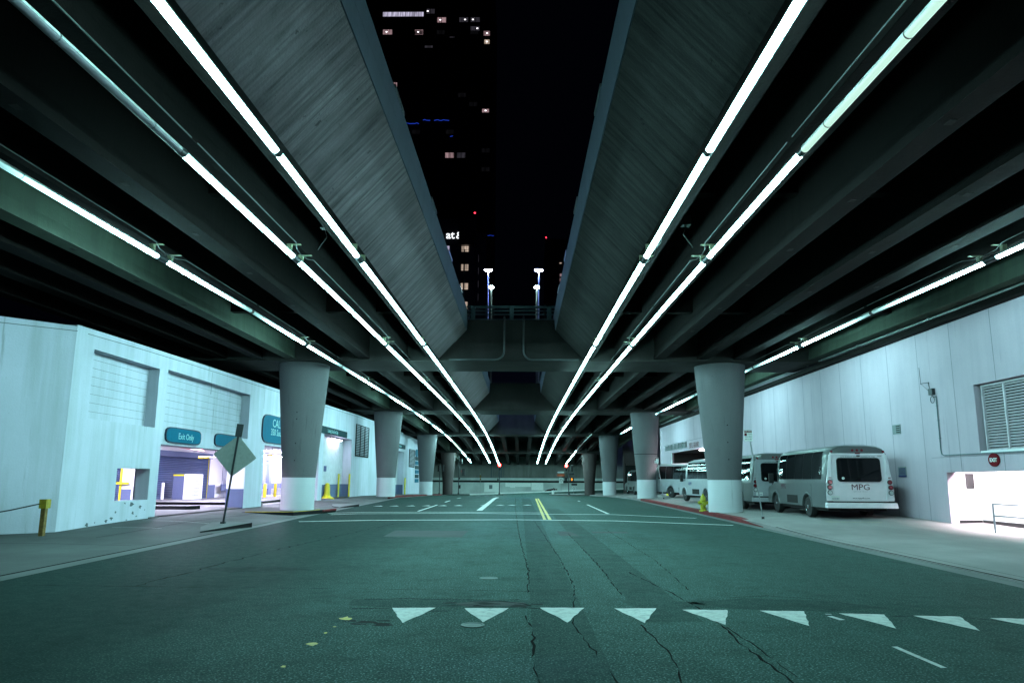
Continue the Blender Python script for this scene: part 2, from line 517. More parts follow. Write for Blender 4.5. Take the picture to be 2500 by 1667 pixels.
_font_cache = {}
def text_mb(s, size, origin, right, up, depth=.006, align='LEFT', stretch=1.0, mb=None, offset=0.0):
    """lettering as real raised geometry on a surface"""
    cu = bpy.data.curves.new("lettering", 'FONT')
    cu.body = s; cu.size = size; cu.extrude = depth / 2; cu.align_x = align; cu.resolution_u = 3; cu.offset = offset
    tmp = bpy.data.objects.new("lettering", cu); COL.objects.link(tmp)
    bpy.context.view_layer.update()
    dg = bpy.context.evaluated_depsgraph_get()
    me = bpy.data.meshes.new_from_object(tmp.evaluated_get(dg))
    right = Vector(right).normalized(); up = Vector(up).normalized(); nrm = right.cross(up)
    o = Vector(origin)
    mb = mb or MB()
    mb.add([o + right * v.co.x * stretch + up * v.co.y + nrm * (v.co.z + depth / 2) for v in me.vertices], [tuple(p.vertices) for p in me.polygons])
    bpy.data.objects.remove(tmp); bpy.data.curves.remove(cu); bpy.data.meshes.remove(me)
    return mb

def interp(tab):
    def f(y):
        if y <= tab[0][0]: return tab[0][1]
        for (a, b), (c, d) in zip(tab, tab[1:]):
            if y <= c: return b + (d - b) * (y - a) / (c - a)
        return tab[-1][1]
    return f
def sstep(a, b, x):
    t = min(1, max(0, (x - a) / (b - a))); return t * t * (3 - 2 * t)
def frange(a, b, st):
    n = max(1, round((b - a) / st)); return [a + (b - a) * i / n for i in range(n + 1)]

# vertical profiles: the deck crests over the second column line and falls away behind it, the street too
DK = interp([(-30, -.45), (0, -.36), (6, -.24), (10, -.12), (16, 0), (27, .07), (38, .12), (50, .13), (60, .10), (66, 0), (72, -.12), (82, -.29), (91, -.72), (105, -1.45), (116, -2.15), (130, -3.0)])
GD = interp([(-30, 0), (60, 0), (70, -.15), (82, -.34), (95, -.6), (106, -.8), (118, -.9), (126, -.85), (400, -.85)])
def gz(x, y): return GD(y) + .042 * max(-40, min(40, x)) * sstep(106, 124, y)
XL = interp([(-15, -7.3), (11, -8.4), (23, -8.95), (33, -9.45), (41, -9.75), (60, -10.5), (108, -10.8)])
XR = interp([(-15, 7.6), (11, 8.0), (25, 8.35), (52, 9.2), (80, 9.9), (108, 10.2)])
WL, WR = -13.7, 14.2

# ------------------------------------------------------------------ ground, street, pavements
ys_g = [-200, -60] + frange(-20, 130, 5) + [200, 500]
struct(MB().sheet([-400, -120, -60, -40, -20, 0, 20, 40, 60, 120, 400], ys_g, lambda x, y: gz(x, y) - .06), 'ground', 'patch', 'dark city ground around and below the street')
ys_r = frange(-15, 126, 1.5)
struct(MB().sheet(frange(-44, 44, 4), ys_r, lambda x, y: gz(x, y)), 'road', 'asphalt', 'worn patched asphalt street running under the viaduct', 'road')

def zl(x, y):   # left pavement
    k = XL(y) - .36
    t = (k - x)
    ramp = .02 + .16 * sstep(0, 3.2, t)
    return gz(x, y) + ramp * (0.25 + .75 * sstep(19, 25, y)) + .03 * sstep(-13.5, -16, x)
ysl = frange(-15, 104, 1.0)
mb = MB().sheet(lambda y: [XL(y) - .36 - f for f in (0, .5, 1, 1.6, 2.4, 3.2)] + [-13.7, -16, -24.5], ysl, zl)
mb.sheet(lambda y: [XL(y) - .36, XL(y) - .355], ysl, lambda x, y: zl(x, y) if x < XL(y) - .358 else gz(x, y) - .05)
mb.sheet([-24.5, -13, -10.8], [104, 104.01], lambda x, y: zl(x, 104) if y <= 104 else gz(x, y) - .1)
struct(mb, 'sidewalk', 'sidewalk', 'left pavement and driveway apron in front of the garage entrances', 'pavement')
struct(MB().sheet(lambda y: [XL(y) - .355, XL(y)], ysl, lambda x, y: gz(x, y) + .006), 'gutter', 'gutter', 'pale concrete gutter strip along the left pavement', 'gutter')

def zr(x, y):
    s = sstep(20, 26.5, y); k = XR(y) + .36
    return gz(x, y) + .035 + .105 * s + (x - k) * (.034 + .012 * s)
ysr = frange(-15, 106, 1.0)
mb = MB().sheet(lambda y: [XR(y) + .36 + f for f in (0, .2, 1.0, 2, 3.2)] + [13.6, 14.2, 16.5, 26, 44], ysr, zr)
mb.sheet(lambda y: [XR(y) + .355, XR(y) + .36], ysr, lambda x, y: zr(x, y) if x > XR(y) + .358 else gz(x, y) - .05)
mb.sheet([10.5, 14, 44], [106, 106.01], lambda x, y: zr(x, 106) if y <= 106 else gz(x, y) - .1)
struct(mb, 'sidewalk', 'sidewalk_brightened', 'right pavement where the shuttle buses park', 'pavement')
struct(MB().sheet(lambda y: [XR(y), XR(y) + .355], ysr, lambda x, y: gz(x, y) + .006), 'gutter', 'gutter', 'pale concrete gutter strip along the right pavement', 'gutter')
# dark slot behind the right gutter where the driveway lip starts
mb = MB().sheet(lambda y: [XR(y) + .365, XR(y) + .42], frange(-15, 24, 1), lambda x, y: zr(x, y) + .004)
mb.sheet(lambda y: [XR(y) + .66, XR(y) + .675], frange(-15, 24, 1), lambda x, y: zr(x, y) + .004)
struct(mb, 'sidewalk_joint', 'crack', 'dark joint lines along the right driveway lip', 'pavement')
mb = MB()
mb.sheet(lambda y: [XL(y) - .44, XL(y) - .365], frange(-15, 21, 1), lambda x, y: zl(x, y) + .004)
for y in (17.2, 26.2, 29.0, 37.5, 45.0, 49, 55):
    mb.sheet(frange(-13.6, -9.6, .8), [y, y + .03], lambda x, y: zl(x, y) + .004)
mb.sheet([-11.6, -11.57], frange(19, 56, 1.5), lambda x, y: zl(x, y) + .004)
for y in (29, 33.5, 38, 43, 48, 53):
    mb.sheet(frange(9.6, 14, .8), [y, y + .03], lambda x, y: zr(x, y) + .004)
struct(mb, 'sidewalk_joint', 'crack', 'dark joints cut across the pavements', 'pavement')
# pale scored lines on the left apron
mb = MB()
mb.sheet(frange(-13.2, -10.2, .5), [24.2, 24.26], lambda x, y: zl(x, y) + .005)
mb.sheet(frange(-12.9, -11.3, .4), [21.9, 21.94], lambda x, y: zl(x, y) + .005)
struct(mb, 'apron_line', 'worn_paint', 'faint white painted lines on the left driveway apron', 'road marking')

def slab(mb, plan, z0, z1f, mi=0):
    n = len(plan)
    vs = [(x, y, z0) for x, y in plan] + [(x, y, z1f(x, y)) for x, y in plan]
    mb.add(vs, [tuple(range(n))[::-1]] + [(i, (i + 1) % n, (i + 1) % n + n, i + n) for i in range(n)], mi)
    mb.f.append(tuple(range(len(mb.v) - n, len(mb.v)))); mb.m.append(1)
    return mb
KM = ['kerb_dark', 'gutter']
struct(slab(MB(), [(-9.75, 21.2), (-9.18, 23.8), (-9.5, 24.0), (-10.6, 23.9), (-10.3, 22.4)], -.05, lambda x, y: .05 + .11 * sstep(21.2, 23.6, y)), 'kerb', KM,
       'dark wedge shaped kerb end under the diamond sign', 'kerb')
struct(slab(MB(), [(-12.3, 30.6), (-10.05, 30.75), (-9.5, 33.2), (-9.3, 35.0), (-9.6, 35.9), (-12.6, 35.9)], -.05, lambda x, y: .17), 'kerb', ['kerb_dark', 'sidewalk'],
       'kerbed island round the foot of the nearest left column', 'kerb')
mb = MB().tube([(-12.2, 30.72, .165), (-10.12, 30.87, .168), (-9.6, 33.2, .168)], .03, 6)
struct(mb, 'kerb_edge', 'kerb_yellow', 'worn yellow paint on the edge of the left column island', 'kerb')
struct(MB().tube([(-9.48, 33.3, .12), (-9.3, 34.95, .12)], .055, 6), 'kerb_edge', 'kerb_red', 'dull red paint on the end of the left column island', 'kerb')
struct(slab(MB(), [(-10.2, 39.1), (-9.6, 41.3), (-10.0, 41.7), (-11.2, 41.3), (-10.8, 39.8)], -.05, lambda x, y: .05 + .1 * sstep(39, 41, y)), 'kerb', KM,
       'dark wedge shaped kerb end behind the nearest left column', 'kerb')
mb = MB()
ys = frange(57, 98, 1.5)
mb.loft([[(XL(y) - .36, y, GD(y) - .05), (XL(y) - .345, y, GD(y) + .17), (XL(y) - .55, y, GD(y) + .185), (XL(y) - .55, y, GD(y) - .05)] for y in ys])
struct(mb, 'kerb', 'kerb_red', 'red painted kerb beside the second and third left columns', 'kerb')
mb = MB()
ys = frange(25.2, 56, 1.2)
mb.loft([[(XR(y) + .36, y, -.05), (XR(y) + .345, y, .035 + .13 * sstep(25, 29, y)), (XR(y) + .42, y, .05 + .13 * sstep(25, 29, y)), (XR(y) + .62, y, .05 + .135 * sstep(25, 29, y)), (XR(y) + .62, y, -.05)] for y in ys])
struct(mb, 'kerb', 'kerb_red', 'long red painted kerb beside the hydrant', 'kerb')

# ------------------------------------------------------------------ road markings and wear
def flat(pts, dz=.005):
    return MB().poly([(x, y, gz(x, y) + dz) for x, y in pts])
tri_n = [(-1.68, 9.33, -1.11, 9.36, -1.38, 8.38), (-.73, 9.34, -.15, 9.37, -.44, 8.46), (.26, 9.42, .85, 9.43, .56, 8.48), (1.24, 9.41, 1.80, 9.44, 1.48, 8.49),
         (2.12, 9.35, 2.71, 9.36, 2.41, 8.42), (3.12, 9.33, 3.69, 9.31, 3.38, 8.40), (4.08, 9.19, 4.63, 9.13, 4.33, 8.29), (4.96, 9.07, 5.52, 9.03, 5.23, 8.21), (5.84, 8.96, 6.42, 8.92, 6.13, 8.1), (6.74, 8.85, 7.32, 8.8, 7.03, 8.0)]
ORD = ['first', 'second', 'third', 'fourth', 'fifth', 'sixth', 'seventh', 'eighth', 'ninth', 'tenth', 'eleventh', 'twelfth', 'thirteenth']
for i, (a, b, c, d, e, f) in enumerate(tri_n):
    pts = []
    for (p, q), (r, s) in (((a, b), (c, d)), ((c, d), (e, f)), ((e, f), (a, b))):
        for k in range(7):
            t = k / 7
            j = .012 if 0 < k else 0
            pts.append((p + (r - p) * t + random.uniform(-j, j), q + (s - q) * t + random.uniform(-j, j)))
    tag(flat(pts).build('yield_triangle', 'white_paint'), 'large white yield triangle nearest the camera, %s from the left of its row' % ORD[i], 'road marking', 'near row of white yield triangles', 'structure')
xs_f = [-8.62, -7.7, -6.75, -5.8, -4.85, -3.9, -2.3, -1.3, -.55, .45]
for i, x in enumerate(xs_f):
    yb = 42 + .33 * (x + 8.6)
    tag(flat([(x - .3, yb), (x + .3, yb), (x, yb + .95)]).build('yield_triangle', 'white_paint'), 'small white yield triangle beyond the crosswalk, %s from the left of its row' % ORD[i], 'road marking', 'far row of white yield triangles', 'structure')
def line(pts, w, mat, label, name='lane_line', cat='road marking', group=None, dz=.005, jit=.0):
    mb = MB(); L = []; Rr = []
    P = [Vector((x, y, 0)) for x, y in pts]
    Q = []
    for a, b in zip(P, P[1:]):
        n = max(1, int((b - a).length / 1.0))
        Q += [a + (b - a) * k / n for k in range(n)]
    Q.append(P[-1])
    for i, p in enumerate(Q):
        d = (Q[min(i + 1, len(Q) - 1)] - Q[max(0, i - 1)]).normalized(); n = Vector((-d.y, d.x, 0))
        ww = w * (1 + random.uniform(-jit, jit))
        L.append(p + n * ww / 2); Rr.append(p - n * ww / 2)
    vs = [(p.x, p.y, gz(p.x, p.y) + dz) for ab in zip(L, Rr) for p in ab]
    mb.add(vs, [(2 * i, 2 * i + 1, 2 * i + 3, 2 * i + 2) for i in range(len(Q) - 1)])
    return tag(mb.build(name, mat), label, cat, group, 'structure')
line([(-8.6, 27.0), (-6.0, 28.15), (-.3, 29.1), (3.85, 28.75), (8.0, 26.4)], .3, 'white_paint', 'near white crosswalk line across the whole street', 'crosswalk_line', jit=.08)
line([(-9.3, 33.6), (-7.8, 34.6), (-4.4, 35.3), (1.2, 35.1)], .22, 'white_paint', 'upper of the two thin white lines left of the yellow lines', 'crosswalk_line', jit=.1)
line([(-8.8, 32.2), (-7.8, 33.2), (-2.5, 34.4), (-.3, 33.9), (4.5, 33.8), (7.8, 31.1)], .22, 'white_paint', 'far white crosswalk line ending at the red kerb', 'crosswalk_line', jit=.1)
line([(1.02, 29.3), (1.33, 60)], .13, 'yellow_paint', 'left stripe of the double yellow centre line', jit=.15, group='double yellow centre line')
line([(1.24, 29.3), (1.53, 61)], .13, 'yellow_paint', 'right stripe of the double yellow centre line', jit=.15, group='double yellow centre line')
line([(-2.2, 37.2), (-2.25, 68)], .32, 'white_paint', 'wide white lane line left of the yellow lines', jit=.05)
line([(-5.3, 36), (-5.35, 44.7)], .13, 'white_paint', 'short white lane dash nearest in the left lane', jit=.1)
line([(-5.43, 50), (-5.43, 53.6)], .13, 'white_paint', 'small white lane dash farther up the left lane', jit=.1)
line([(-5.45, 60), (-5.45, 63.5)], .13, 'white_paint', 'tiny white lane dash farthest up the left lane', jit=.1)
line([(4.33, 34.4), (4.48, 46.8)], .14, 'white_paint', 'white lane line right of the yellow lines', jit=.1)
line([(4.52, 53), (4.55, 55)], .14, 'worn_paint', 'short worn white dash right of the yellow lines', jit=.1)
line([(3.84, 7.42), (3.86, 6.62)], .062, 'white_paint', 'stray short white paint dash nearest the camera on the right', 'paint_mark', jit=.3)
line([(3.88, 9.0), (3.93, 8.76)], .075, 'white_paint', 'small white paint blob beside the seventh yield triangle', 'paint_mark', jit=.1)
line([(3.88, 9.12), (3.96, 9.12)], .04, 'worn_paint', 'tiny white paint speck above the blob by the yield triangles', 'paint_mark')
for x, y, s, l in ((-2.11, 8.6, .085, 'largest yellow paint splat left of the yield triangles'), (-2.13, 7.33, .06, 'second yellow paint splat nearer than the largest'), (-2.13, 7.83, .025, 'tiny yellow paint fleck between the two splats'), (-2.13, 6.47, .03, 'nearest tiny yellow paint fleck'), (-2.12, 8.15, .022, 'tiny yellow paint fleck just below the largest splat')):
    pts = [(x + s * 1.1 * math.cos(a) * random.uniform(.45, 1.1), y + s * 1.6 * math.sin(a) * random.uniform(.4, 1.1)) for a in [2 * PI * k / 11 for k in range(11)]]
    tag(flat(pts).build('paint_mark', 'yellow_paint'), l, 'road marking', None, 'structure')
for k, x in enumerate((-6.4, -5.4, -4.4, -3.4)):
    line([(x, 88), (x, 90.6)], .5, 'worn_paint', 'worn white block of the far left crosswalk, %s from the left' % ORD[k], 'crosswalk_block', group='far crosswalk blocks')
def wob(pts, amp, st=.35):
    out = []
    for (a, b), (c, d) in zip(pts, pts[1:]):
        n = max(1, int(math.hypot(c - a, d - b) / st))
        for k in range(n): out.append((a + (c - a) * k / n + random.uniform(-amp, amp), b + (d - b) * k / n + random.uniform(-amp, amp)))
    return out + [pts[-1]]
cr = MB()
def crack(pts, w, amp=.02, st=.16):
    P = wob(pts, amp, st); vs = []
    for i, (x, y) in enumerate(P):
        a = P[max(0, i - 1)]; b = P[min(len(P) - 1, i + 1)]
        dx, dy = b[0] - a[0], b[1] - a[1]; L = math.hypot(dx, dy) or 1
        ww = w * random.choice((.05, .35, .5, .6, .75, .9))
        vs += [(x - dy / L * ww / 2, y + dx / L * ww / 2, gz(x, y) + .003), (x + dy / L * ww / 2, y - dx / L * ww / 2, gz(x, y) + .003)]
    cr.add(vs, [(2 * i, 2 * i + 1, 2 * i + 3, 2 * i + 2) for i in range(len(P) - 1)])
crack([(.12, 10.6), (.15, 13), (.05, 17), (-.05, 22), (-.3, 40), (-.5, 70)], .035)
crack([(.05, 8.9), (.15, 8.2), (.12, 6.5), (.2, 5.2), (.15, 3.5)], .035)
crack([(.55, 29), (.85, 15), (.85, 11), (.62, 8.5), (.78, 6.6), (.85, 5), (.9, 3.5)], .028)
crack([(1.5, 22), (1.55, 14), (1.5, 10.5)], .028)
crack([(2.0, 13), (2.3, 10.5), (2.4, 9.2), (2.35, 8.3), (2.3, 7.5), (2.3, 6.0), (2.15, 4.5)], .04)
crack([(2.37, 8.3), (2.42, 7.2), (2.4, 6.3)], .03)
crack([(2.9, 24), (2.85, 15), (2.6, 11)], .025)
crack([(1.4, 8.4), (1.48, 7.2), (1.35, 6.0), (1.4, 4.5)], .03)
crack([(-8, 11.0), (-4, 10.9), (-1.5, 10.85), (.2, 10.75)], .03, .02)
crack([(-2.2, 9.95), (-1.5, 10.05), (-.5, 10.0), (0, 10.05)], .04, .03)
crack([(-2.2, 9.25), (-1.6, 9.3), (-1.2, 9.15), (-.9, 9.15)], .04, .03)
crack([(-1.0, 9.5), (-.6, 9.6), (-.2, 9.45), (.25, 9.35), (.4, 9.1)], .055, .05, .12)
crack([(-.7, 9.85), (-.3, 9.9), (.05, 9.75), (.15, 9.55)], .05, .04, .12)
crack([(4.6, 9.0), (5.1, 9.1), (5.7, 8.9), (6.2, 8.4)], .03)
crack([(3.0, 10.3), (3.6, 10.5), (4.2, 10.3), (4.6, 9.8)], .028)
crack([(-4.2, 30), (-5.2, 22), (-5.8, 16), (-6.0, 11)], .05, .06)
crack([(2.2, 20.5), (3.8, 20.2)], .04, .02); crack([(-4, 19.8), (.4, 20.0)], .03, .02)
struct(cr, 'road_crack', 'crack', 'dark jagged cracks and seams in the asphalt', 'road')
sm = MB()
sm.sheet([.14, .82], frange(3.4, 62, 1.2), lambda x, y: gz(x + .25 * math.sin(y * .35) * .15, y) + .0015)
sm.sheet([1.52, 2.2], frange(8.6, 40, 1.2), lambda x, y: gz(x, y) + .0015)
struct(sm, 'trench_strip', 'asphalt_strip', 'long darker trench repair strips down the middle of the street', 'road')
qm = MB()
for pts in ([(-2.35, 9.93), (-1.6, 10.02), (-.6, 10.0), (.3, 9.98), (.4, 9.5), (.2, 9.42), (-.8, 9.4), (-1.7, 9.38), (-2.3, 9.5)], [(2.3, 9.9), (3.2, 10.3), (4.4, 10.1), (4.9, 9.6), (4.0, 9.3), (2.8, 9.45)], [(1.4, 10.0), (2.4, 9.95), (2.6, 9.5), (1.5, 9.5)], [(-6, 13.2), (-4.6, 13.4), (-3.8, 13.0), (-5.2, 12.6)]):
    qm.poly([(x, y, gz(x, y) + .0018) for x, y in wob(pts + [pts[0]], .04)[:-1]])
struct(qm, 'asphalt_patch', 'asphalt_strip', 'ragged darker worn areas around the yield triangles', 'road')
pm = MB()
for pts in ([(2.3, 22.9), (3.45, 22.9), (3.45, 22.2), (2.3, 22.2)], [(-4.1, 22.8), (-1.7, 22.8), (-1.7, 20.3), (-4.0, 20.4)], [(1.2, 22.9), (1.6, 22.8), (1.8, 21), (1.2, 21.1)],
            [(-.9, 9.7), (-.55, 9.9), (.05, 9.82), (.12, 9.6), (-.2, 9.55), (-.75, 9.5)]):
    pm.poly([(x, y, gz(x, y) + .002) for x, y in pts])
struct(pm, 'asphalt_patch', 'patch', 'darker repair patches set into the asphalt', 'road')
om = MB()
for cx, cy, n, sp in ((-1.8, 8.35, 8, .16), (-.5, 9.68, 9, .22), (.1, 9.62, 5, .12)):
    for k in range(n):
        x = cx + random.gauss(0, sp); y = cy + random.gauss(0, sp * .55); r = random.uniform(.02, .1)
        om.poly([(x + r * 1.8 * math.cos(a) * random.uniform(.5, 1.2), y + r * .8 * math.sin(a) * random.uniform(.5, 1.2), gz(x, y) + .0022 + .00008 * k) for a in [2 * PI * j / 9 for j in range(9)]])
struct(om, 'oil_stain', 'oil', 'black oily stains around the first two yield triangles', 'road')
for x, y, r, l in ((-.54, 12.1, .16, 'small round metal cover in the middle of the street'), (-.55, 8.3, .14, 'small round metal cover under the second yield triangle')):
    mb = MB(); mb.lathe([(r, 0), (r, .008), (r * .8, .008), (r * .78, .004), (0.001, .005)], (x, y, .001), 20)
    tag(mb.build('utility_cover', 'cover_iron'), l, 'utility cover', None)

# ------------------------------------------------------------------ viaduct
via = thing('viaduct', 'long concrete viaduct of two decks with an open slot of night sky between them', 'bridge', (0, 33, 7))
Y0 = -14
def ysd(a, b): return frange(a, b, 3.0)
def sweep(section, a, b, mb=None, mi=0):
    mb = mb or MB()
    mb.loft([[(x, y, z + DK(y)) for x, z in section] for y in ysd(a, b)], mi)
    return mb
ZG = 7.17
BENTS = [(31.8, 35.0), (55.8, 59.3), (80.0, 83.8), (104.0, 107.6)]
GL = [-5.55, -7.4, -9.0, -10.95, -12.5, -14.2, -16.0]
GR = [4.62, 6.5, 8.55, 10.25, 11.75, 13.75]
SPANS = [(Y0, 31.8), (35.0, 55.8), (59.3, 80.0), (83.8, 104.0), (107.6, 128)]
for gx in GL + GR:
    w = .24
    mb = MB()
    for a, b in SPANS:
        if gx in (-16.0, ) and a > 90: continue
        sweep([(gx - w, ZG), (gx + w, ZG), (gx + w * .8, ZG + .35), (gx + w * .75, 8.72), (gx - w * .75, 8.72), (gx - w * .8, ZG + .35)], a, b, mb)
    g_ = mb.build('girder', 'girder_lit' if gx in (-10.95, 13.75) else 'girder', via)
    if gx in (-7.4, -10.95, 6.5, 8.55, 10.25, 13.75):          # pale bolt plates under the girder
        y = 6.0
        while y < 52:
            if not any(a - .3 < y < b + .3 for a, b in BENTS):
                z = ZG + DK(y) - .004
                MB().box(gx - .07, gx + .05, y, y + .16, z - .008, z).build('bolt_plate', 'bent', g_)
            y += random.choice((2.8, 3.1, 3.6))
for gx in (-2.2, -.5, 1.2):
    mb = MB()
    for a, b in SPANS[3:]:
        sweep([(gx - .24, ZG), (gx + .24, ZG), (gx + .18, 8.72), (gx - .18, 8.72)], a, b, mb)
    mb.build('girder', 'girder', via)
# deck slabs
mb = MB()
sweep([(-20, 8.70), (-3.6, 8.70), (-3.6, 9.05), (-20, 9.05)], Y0, 128, mb)
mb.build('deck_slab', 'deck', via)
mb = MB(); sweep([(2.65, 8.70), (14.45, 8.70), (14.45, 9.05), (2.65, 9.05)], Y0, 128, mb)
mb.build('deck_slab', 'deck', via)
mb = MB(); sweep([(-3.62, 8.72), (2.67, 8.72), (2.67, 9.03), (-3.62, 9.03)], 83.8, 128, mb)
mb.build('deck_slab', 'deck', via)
# edge girders with the sloping board-formed face and the low parapet
for sgn in (-1, 1):
    ax = -.48
    X = lambda d: ax + sgn * d
    mb = MB(); fm = MB()
    for a, b in SPANS[:3]:
        sweep([(X(3.40), ZG - .02), (X(3.86), ZG - .02), (X(3.86), 8.72), (X(3.10), 9.04), (X(2.12), 8.55)], a, b, mb)
    for a, b in SPANS[3:]:
        sweep([(X(3.40), ZG), (X(3.86), ZG), (X(3.80), 8.72), (X(3.45), 8.72)], a, b, mb)
    e = mb.build('edge_girder', ['boarded' if sgn < 0 else 'boarded_shaded', 'girder'], via)
    for p in e.data.polygons:
        if p.normal.z < -.93 or p.normal.x * sgn > .5: p.material_index = 1
    sweep([(X(2.10), 8.56), (X(2.075), 8.98), (X(2.4), 9.02), (X(2.4), 8.7)], Y0, 83.8, fm)
    sweep([(X(2.08), 9.0), (X(2.05), 9.42), (X(2.3), 9.42), (X(2.3), 9.0)], Y0, 83.8, fm)
    fm.build('parapet', 'fascia', via)
    # short steel cap strips along the top of the parapet
    for y in (5, 12.5, 18.2, 22.8, 27.2, 40, 48):
        MB().box(*(sorted((X(2.03), X(2.2)))), y, y + 1.1, 9.42 + DK(y), 9.50 + DK(y)).build('parapet_cap', 'galv', via)
# diaphragms
for yd in (4.6, 14.8, 24.5, 41.5, 48.5, 65, 73):
    zb = {14.8: 8.14, 24.5: 7.74}.get(yd, 7.9)
    for a, b in ((-16, -3.95), (3.0, 13.8)):
        MB().box(a, b, yd, yd + .3, zb, 8.72 + DK(yd)).build('diaphragm', 'girder', via)
# bent caps: broad cross beams over the columns
for k, (a, b) in enumerate(BENTS):
    d = DK((a + b) / 2); mb = MB()
    mb.box(-16.2, 14.1, a, b, ZG - .10 + d, 8.70 + d)
    if k < 3:
        top = (9.05, 9.38, 9.2)[k]
        mb.prism([(-2.75, a, 8.70 + d), (1.8, a, 8.70 + d), (1.62, a, top + d * 0 + .1), (-2.58, a, top + .1)], (0, b - a - .6, 0))
        mb.prism([(-4.2, a - .12, ZG - .08 + d), (3.25, a - .12, ZG - .08 + d), (2.55, a - .12, 7.95 + d), (-3.5, a - .12, 7.95 + d)], (0, .11, 0))
    mb.build('bent_cap', 'bent', via)
# drain pipes on the first bent
for x0, sg in ((-.79, -1), (.12, 1)):
    pts = [(x0, 31.95, 9.28), (x0, 31.75, 9.3), (x0, 31.62, 9.2), (x0, 31.62, 7.62)]
    for k in range(1, 7):
        a = PI / 2 * k / 6
        pts.append((x0 + sg * .42 * (1 - math.cos(a)), 31.62, 7.62 - .42 * math.sin(a)))
    pts.append((x0 + sg * 2.6, 31.62, 7.2))
    MB().tube(pts, .045, 8).build('drain_pipe', 'pipe_dark', via, smooth=True)
# conduit under the outer right girder and little junction boxes
mb = MB(); mb.tube([(14.0, y, ZG + DK(y) - .06) for y in ysd(6, 80)], .035, 8)
for y in frange(8, 78, 5): mb.box(13.94, 14.06, y, y + .06, ZG + DK(y) - .1, ZG + DK(y) + .02)
mb.build('conduit', 'galv', via, smooth=True)
for x, y, s in ((-4.75, 15.6, 1), (3.9, 15.4, -1)):
    mb = MB(); mb.box(x - .1, x + .1, y, y + .2, 7.62, 7.86); mb.tube([(x, y + .1, 7.62), (x + .05 * s, y + .15, 7.42), (x - .12 * s, y + .25, 7.25), (x - .2 * s, y + .3, 7.15)], .012, 6)
    mb.build('junction_box', 'steel_black', via)
# railing on top of the first bent
rl = thing('bridge_railing', 'dark steel railing across the sky slot above the first cross beam', 'railing', (-.48, 32.1, 9.15))
for x in (-2.32, -.45, 1.36): MB().box(x - .1, x + .1, 32.05, 32.2, 9.15, 9.86).build('post', 'rail_blue', rl)
MB().box(-2.62, 1.72, 32.0, 32.25, 9.84, 9.91).build('top_rail', 'rail_blue', rl)
for z in (9.66, 9.48, 9.24):
    MB().box(-2.55, 1.66, 32.1, 32.16, z, z + .05).build('rail', 'rail_blue', rl)
mb = MB(); mb.box(-2.9, -2.45, 31.2, 31.9, 9.35, 9.43); mb.tube([(-2.75, 31.5, 9.4), (-2.6, 31.6, 9.1), (-2.72, 31.5, 8.9)], .03); mb.tube([(-2.5, 31.7, 9.4), (-2.62, 31.6, 8.95)], .03)
tag(mb.build('pole_bracket', 'steel_black'), 'black steel bracket at the foot of the tall pole on the left parapet', 'bracket')
mb = MB(); mb.cyl((-2.75, 31.6, 9.1), (-2.72, 31.6, 12.6), .035, .025, 8)
tag(mb.build('pole', 'steel_dark'), 'tall thin dark pole standing on the left parapet', 'pole')

# columns
def column(x, y, z0, zt, painted, label):
    c = thing('bridge_column', label, 'column', (x, y, z0), 'round tapered columns carrying the viaduct')
    h = zt - z0
    prof = [(.775, 0), (.78, 1.55), (.80, 1.8)] + [(.80 + (.41) * ((t) ** 1.0), 1.8 + (h - 1.8) * t) for t in (.2, .4, .6, .8, 1.0)]
    MB().lathe(prof, (0, 0, 0), 40).build('shaft', 'column' if painted else 'column_raw', c, world=False, smooth=True)
    if painted:
        MB().lathe([(.779, 0.004), (.784, 1.55)], (0, 0, 0), 40, cap=False).build('painted_band', 'band', c, world=False, smooth=True)
    return c
cols = []
for (x, y, pz, lab) in ((-10.72, 33.3, .17, 'nearest grey column on the left, on a kerbed island, white at its foot'), (-11.2, 57.5, .2, 'second grey column on the left, behind the yellow bell bollard, white at its foot'),
                        (-11.22, 82, -.22, 'third grey column on the left, beside the red kerb, white at its foot')):
    cols.append(column(x, y, pz - .03, ZG - .1 + DK(y) + .02, True, lab))
cols.append(column(-11.15, 106, GD(106) + .1, ZG - .1 + DK(106) + .02, False, 'farthest bare concrete column on the left, beside the traffic signals'))
for (x, y, pz, lab) in ((9.77, 33.3, .16, 'nearest grey column on the right, beside the yellow hydrant, white at its foot'), (10.44, 57.5, .14, 'second grey column on the right, with a dark seam half way up'),
                        (10.5, 82, -.14, 'third grey column on the right, white at its foot')):
    cols.append(column(x, y, pz - .03, ZG - .1 + DK(y) + .02, True, lab))
cols.append(column(10.55, 106, GD(106) + .1, ZG - .1 + DK(106) + .02, False, 'farthest bare brown column on the right, beside the walk signal'))
def dots(c, lst):
    mb = MB()
    for ang, z in lst:
        h = z; r = .80 + .41 * max(0, (h - 1.8)) / 5.2
        a = R(ang); mb.ball((r * math.cos(a), r * math.sin(a), h), .028, 8)
    mb.build('bolt_hole', 'crack', c, world=False)
dots(cols[0], [(-88, 2.35), (-87, 3.15), (-86, 4.3), (-86, 4.62)])
dots(cols[4], [(-92, 4.1), (-92, 3.3), (-90, 2.5)])
mb = MB(); mb.lathe([(1.0 - .03, 3.62), (1.0 - .03, 3.66)], (0, 0, 0), 40, cap=False); mb.build('seam', 'crack', cols[5], world=False)

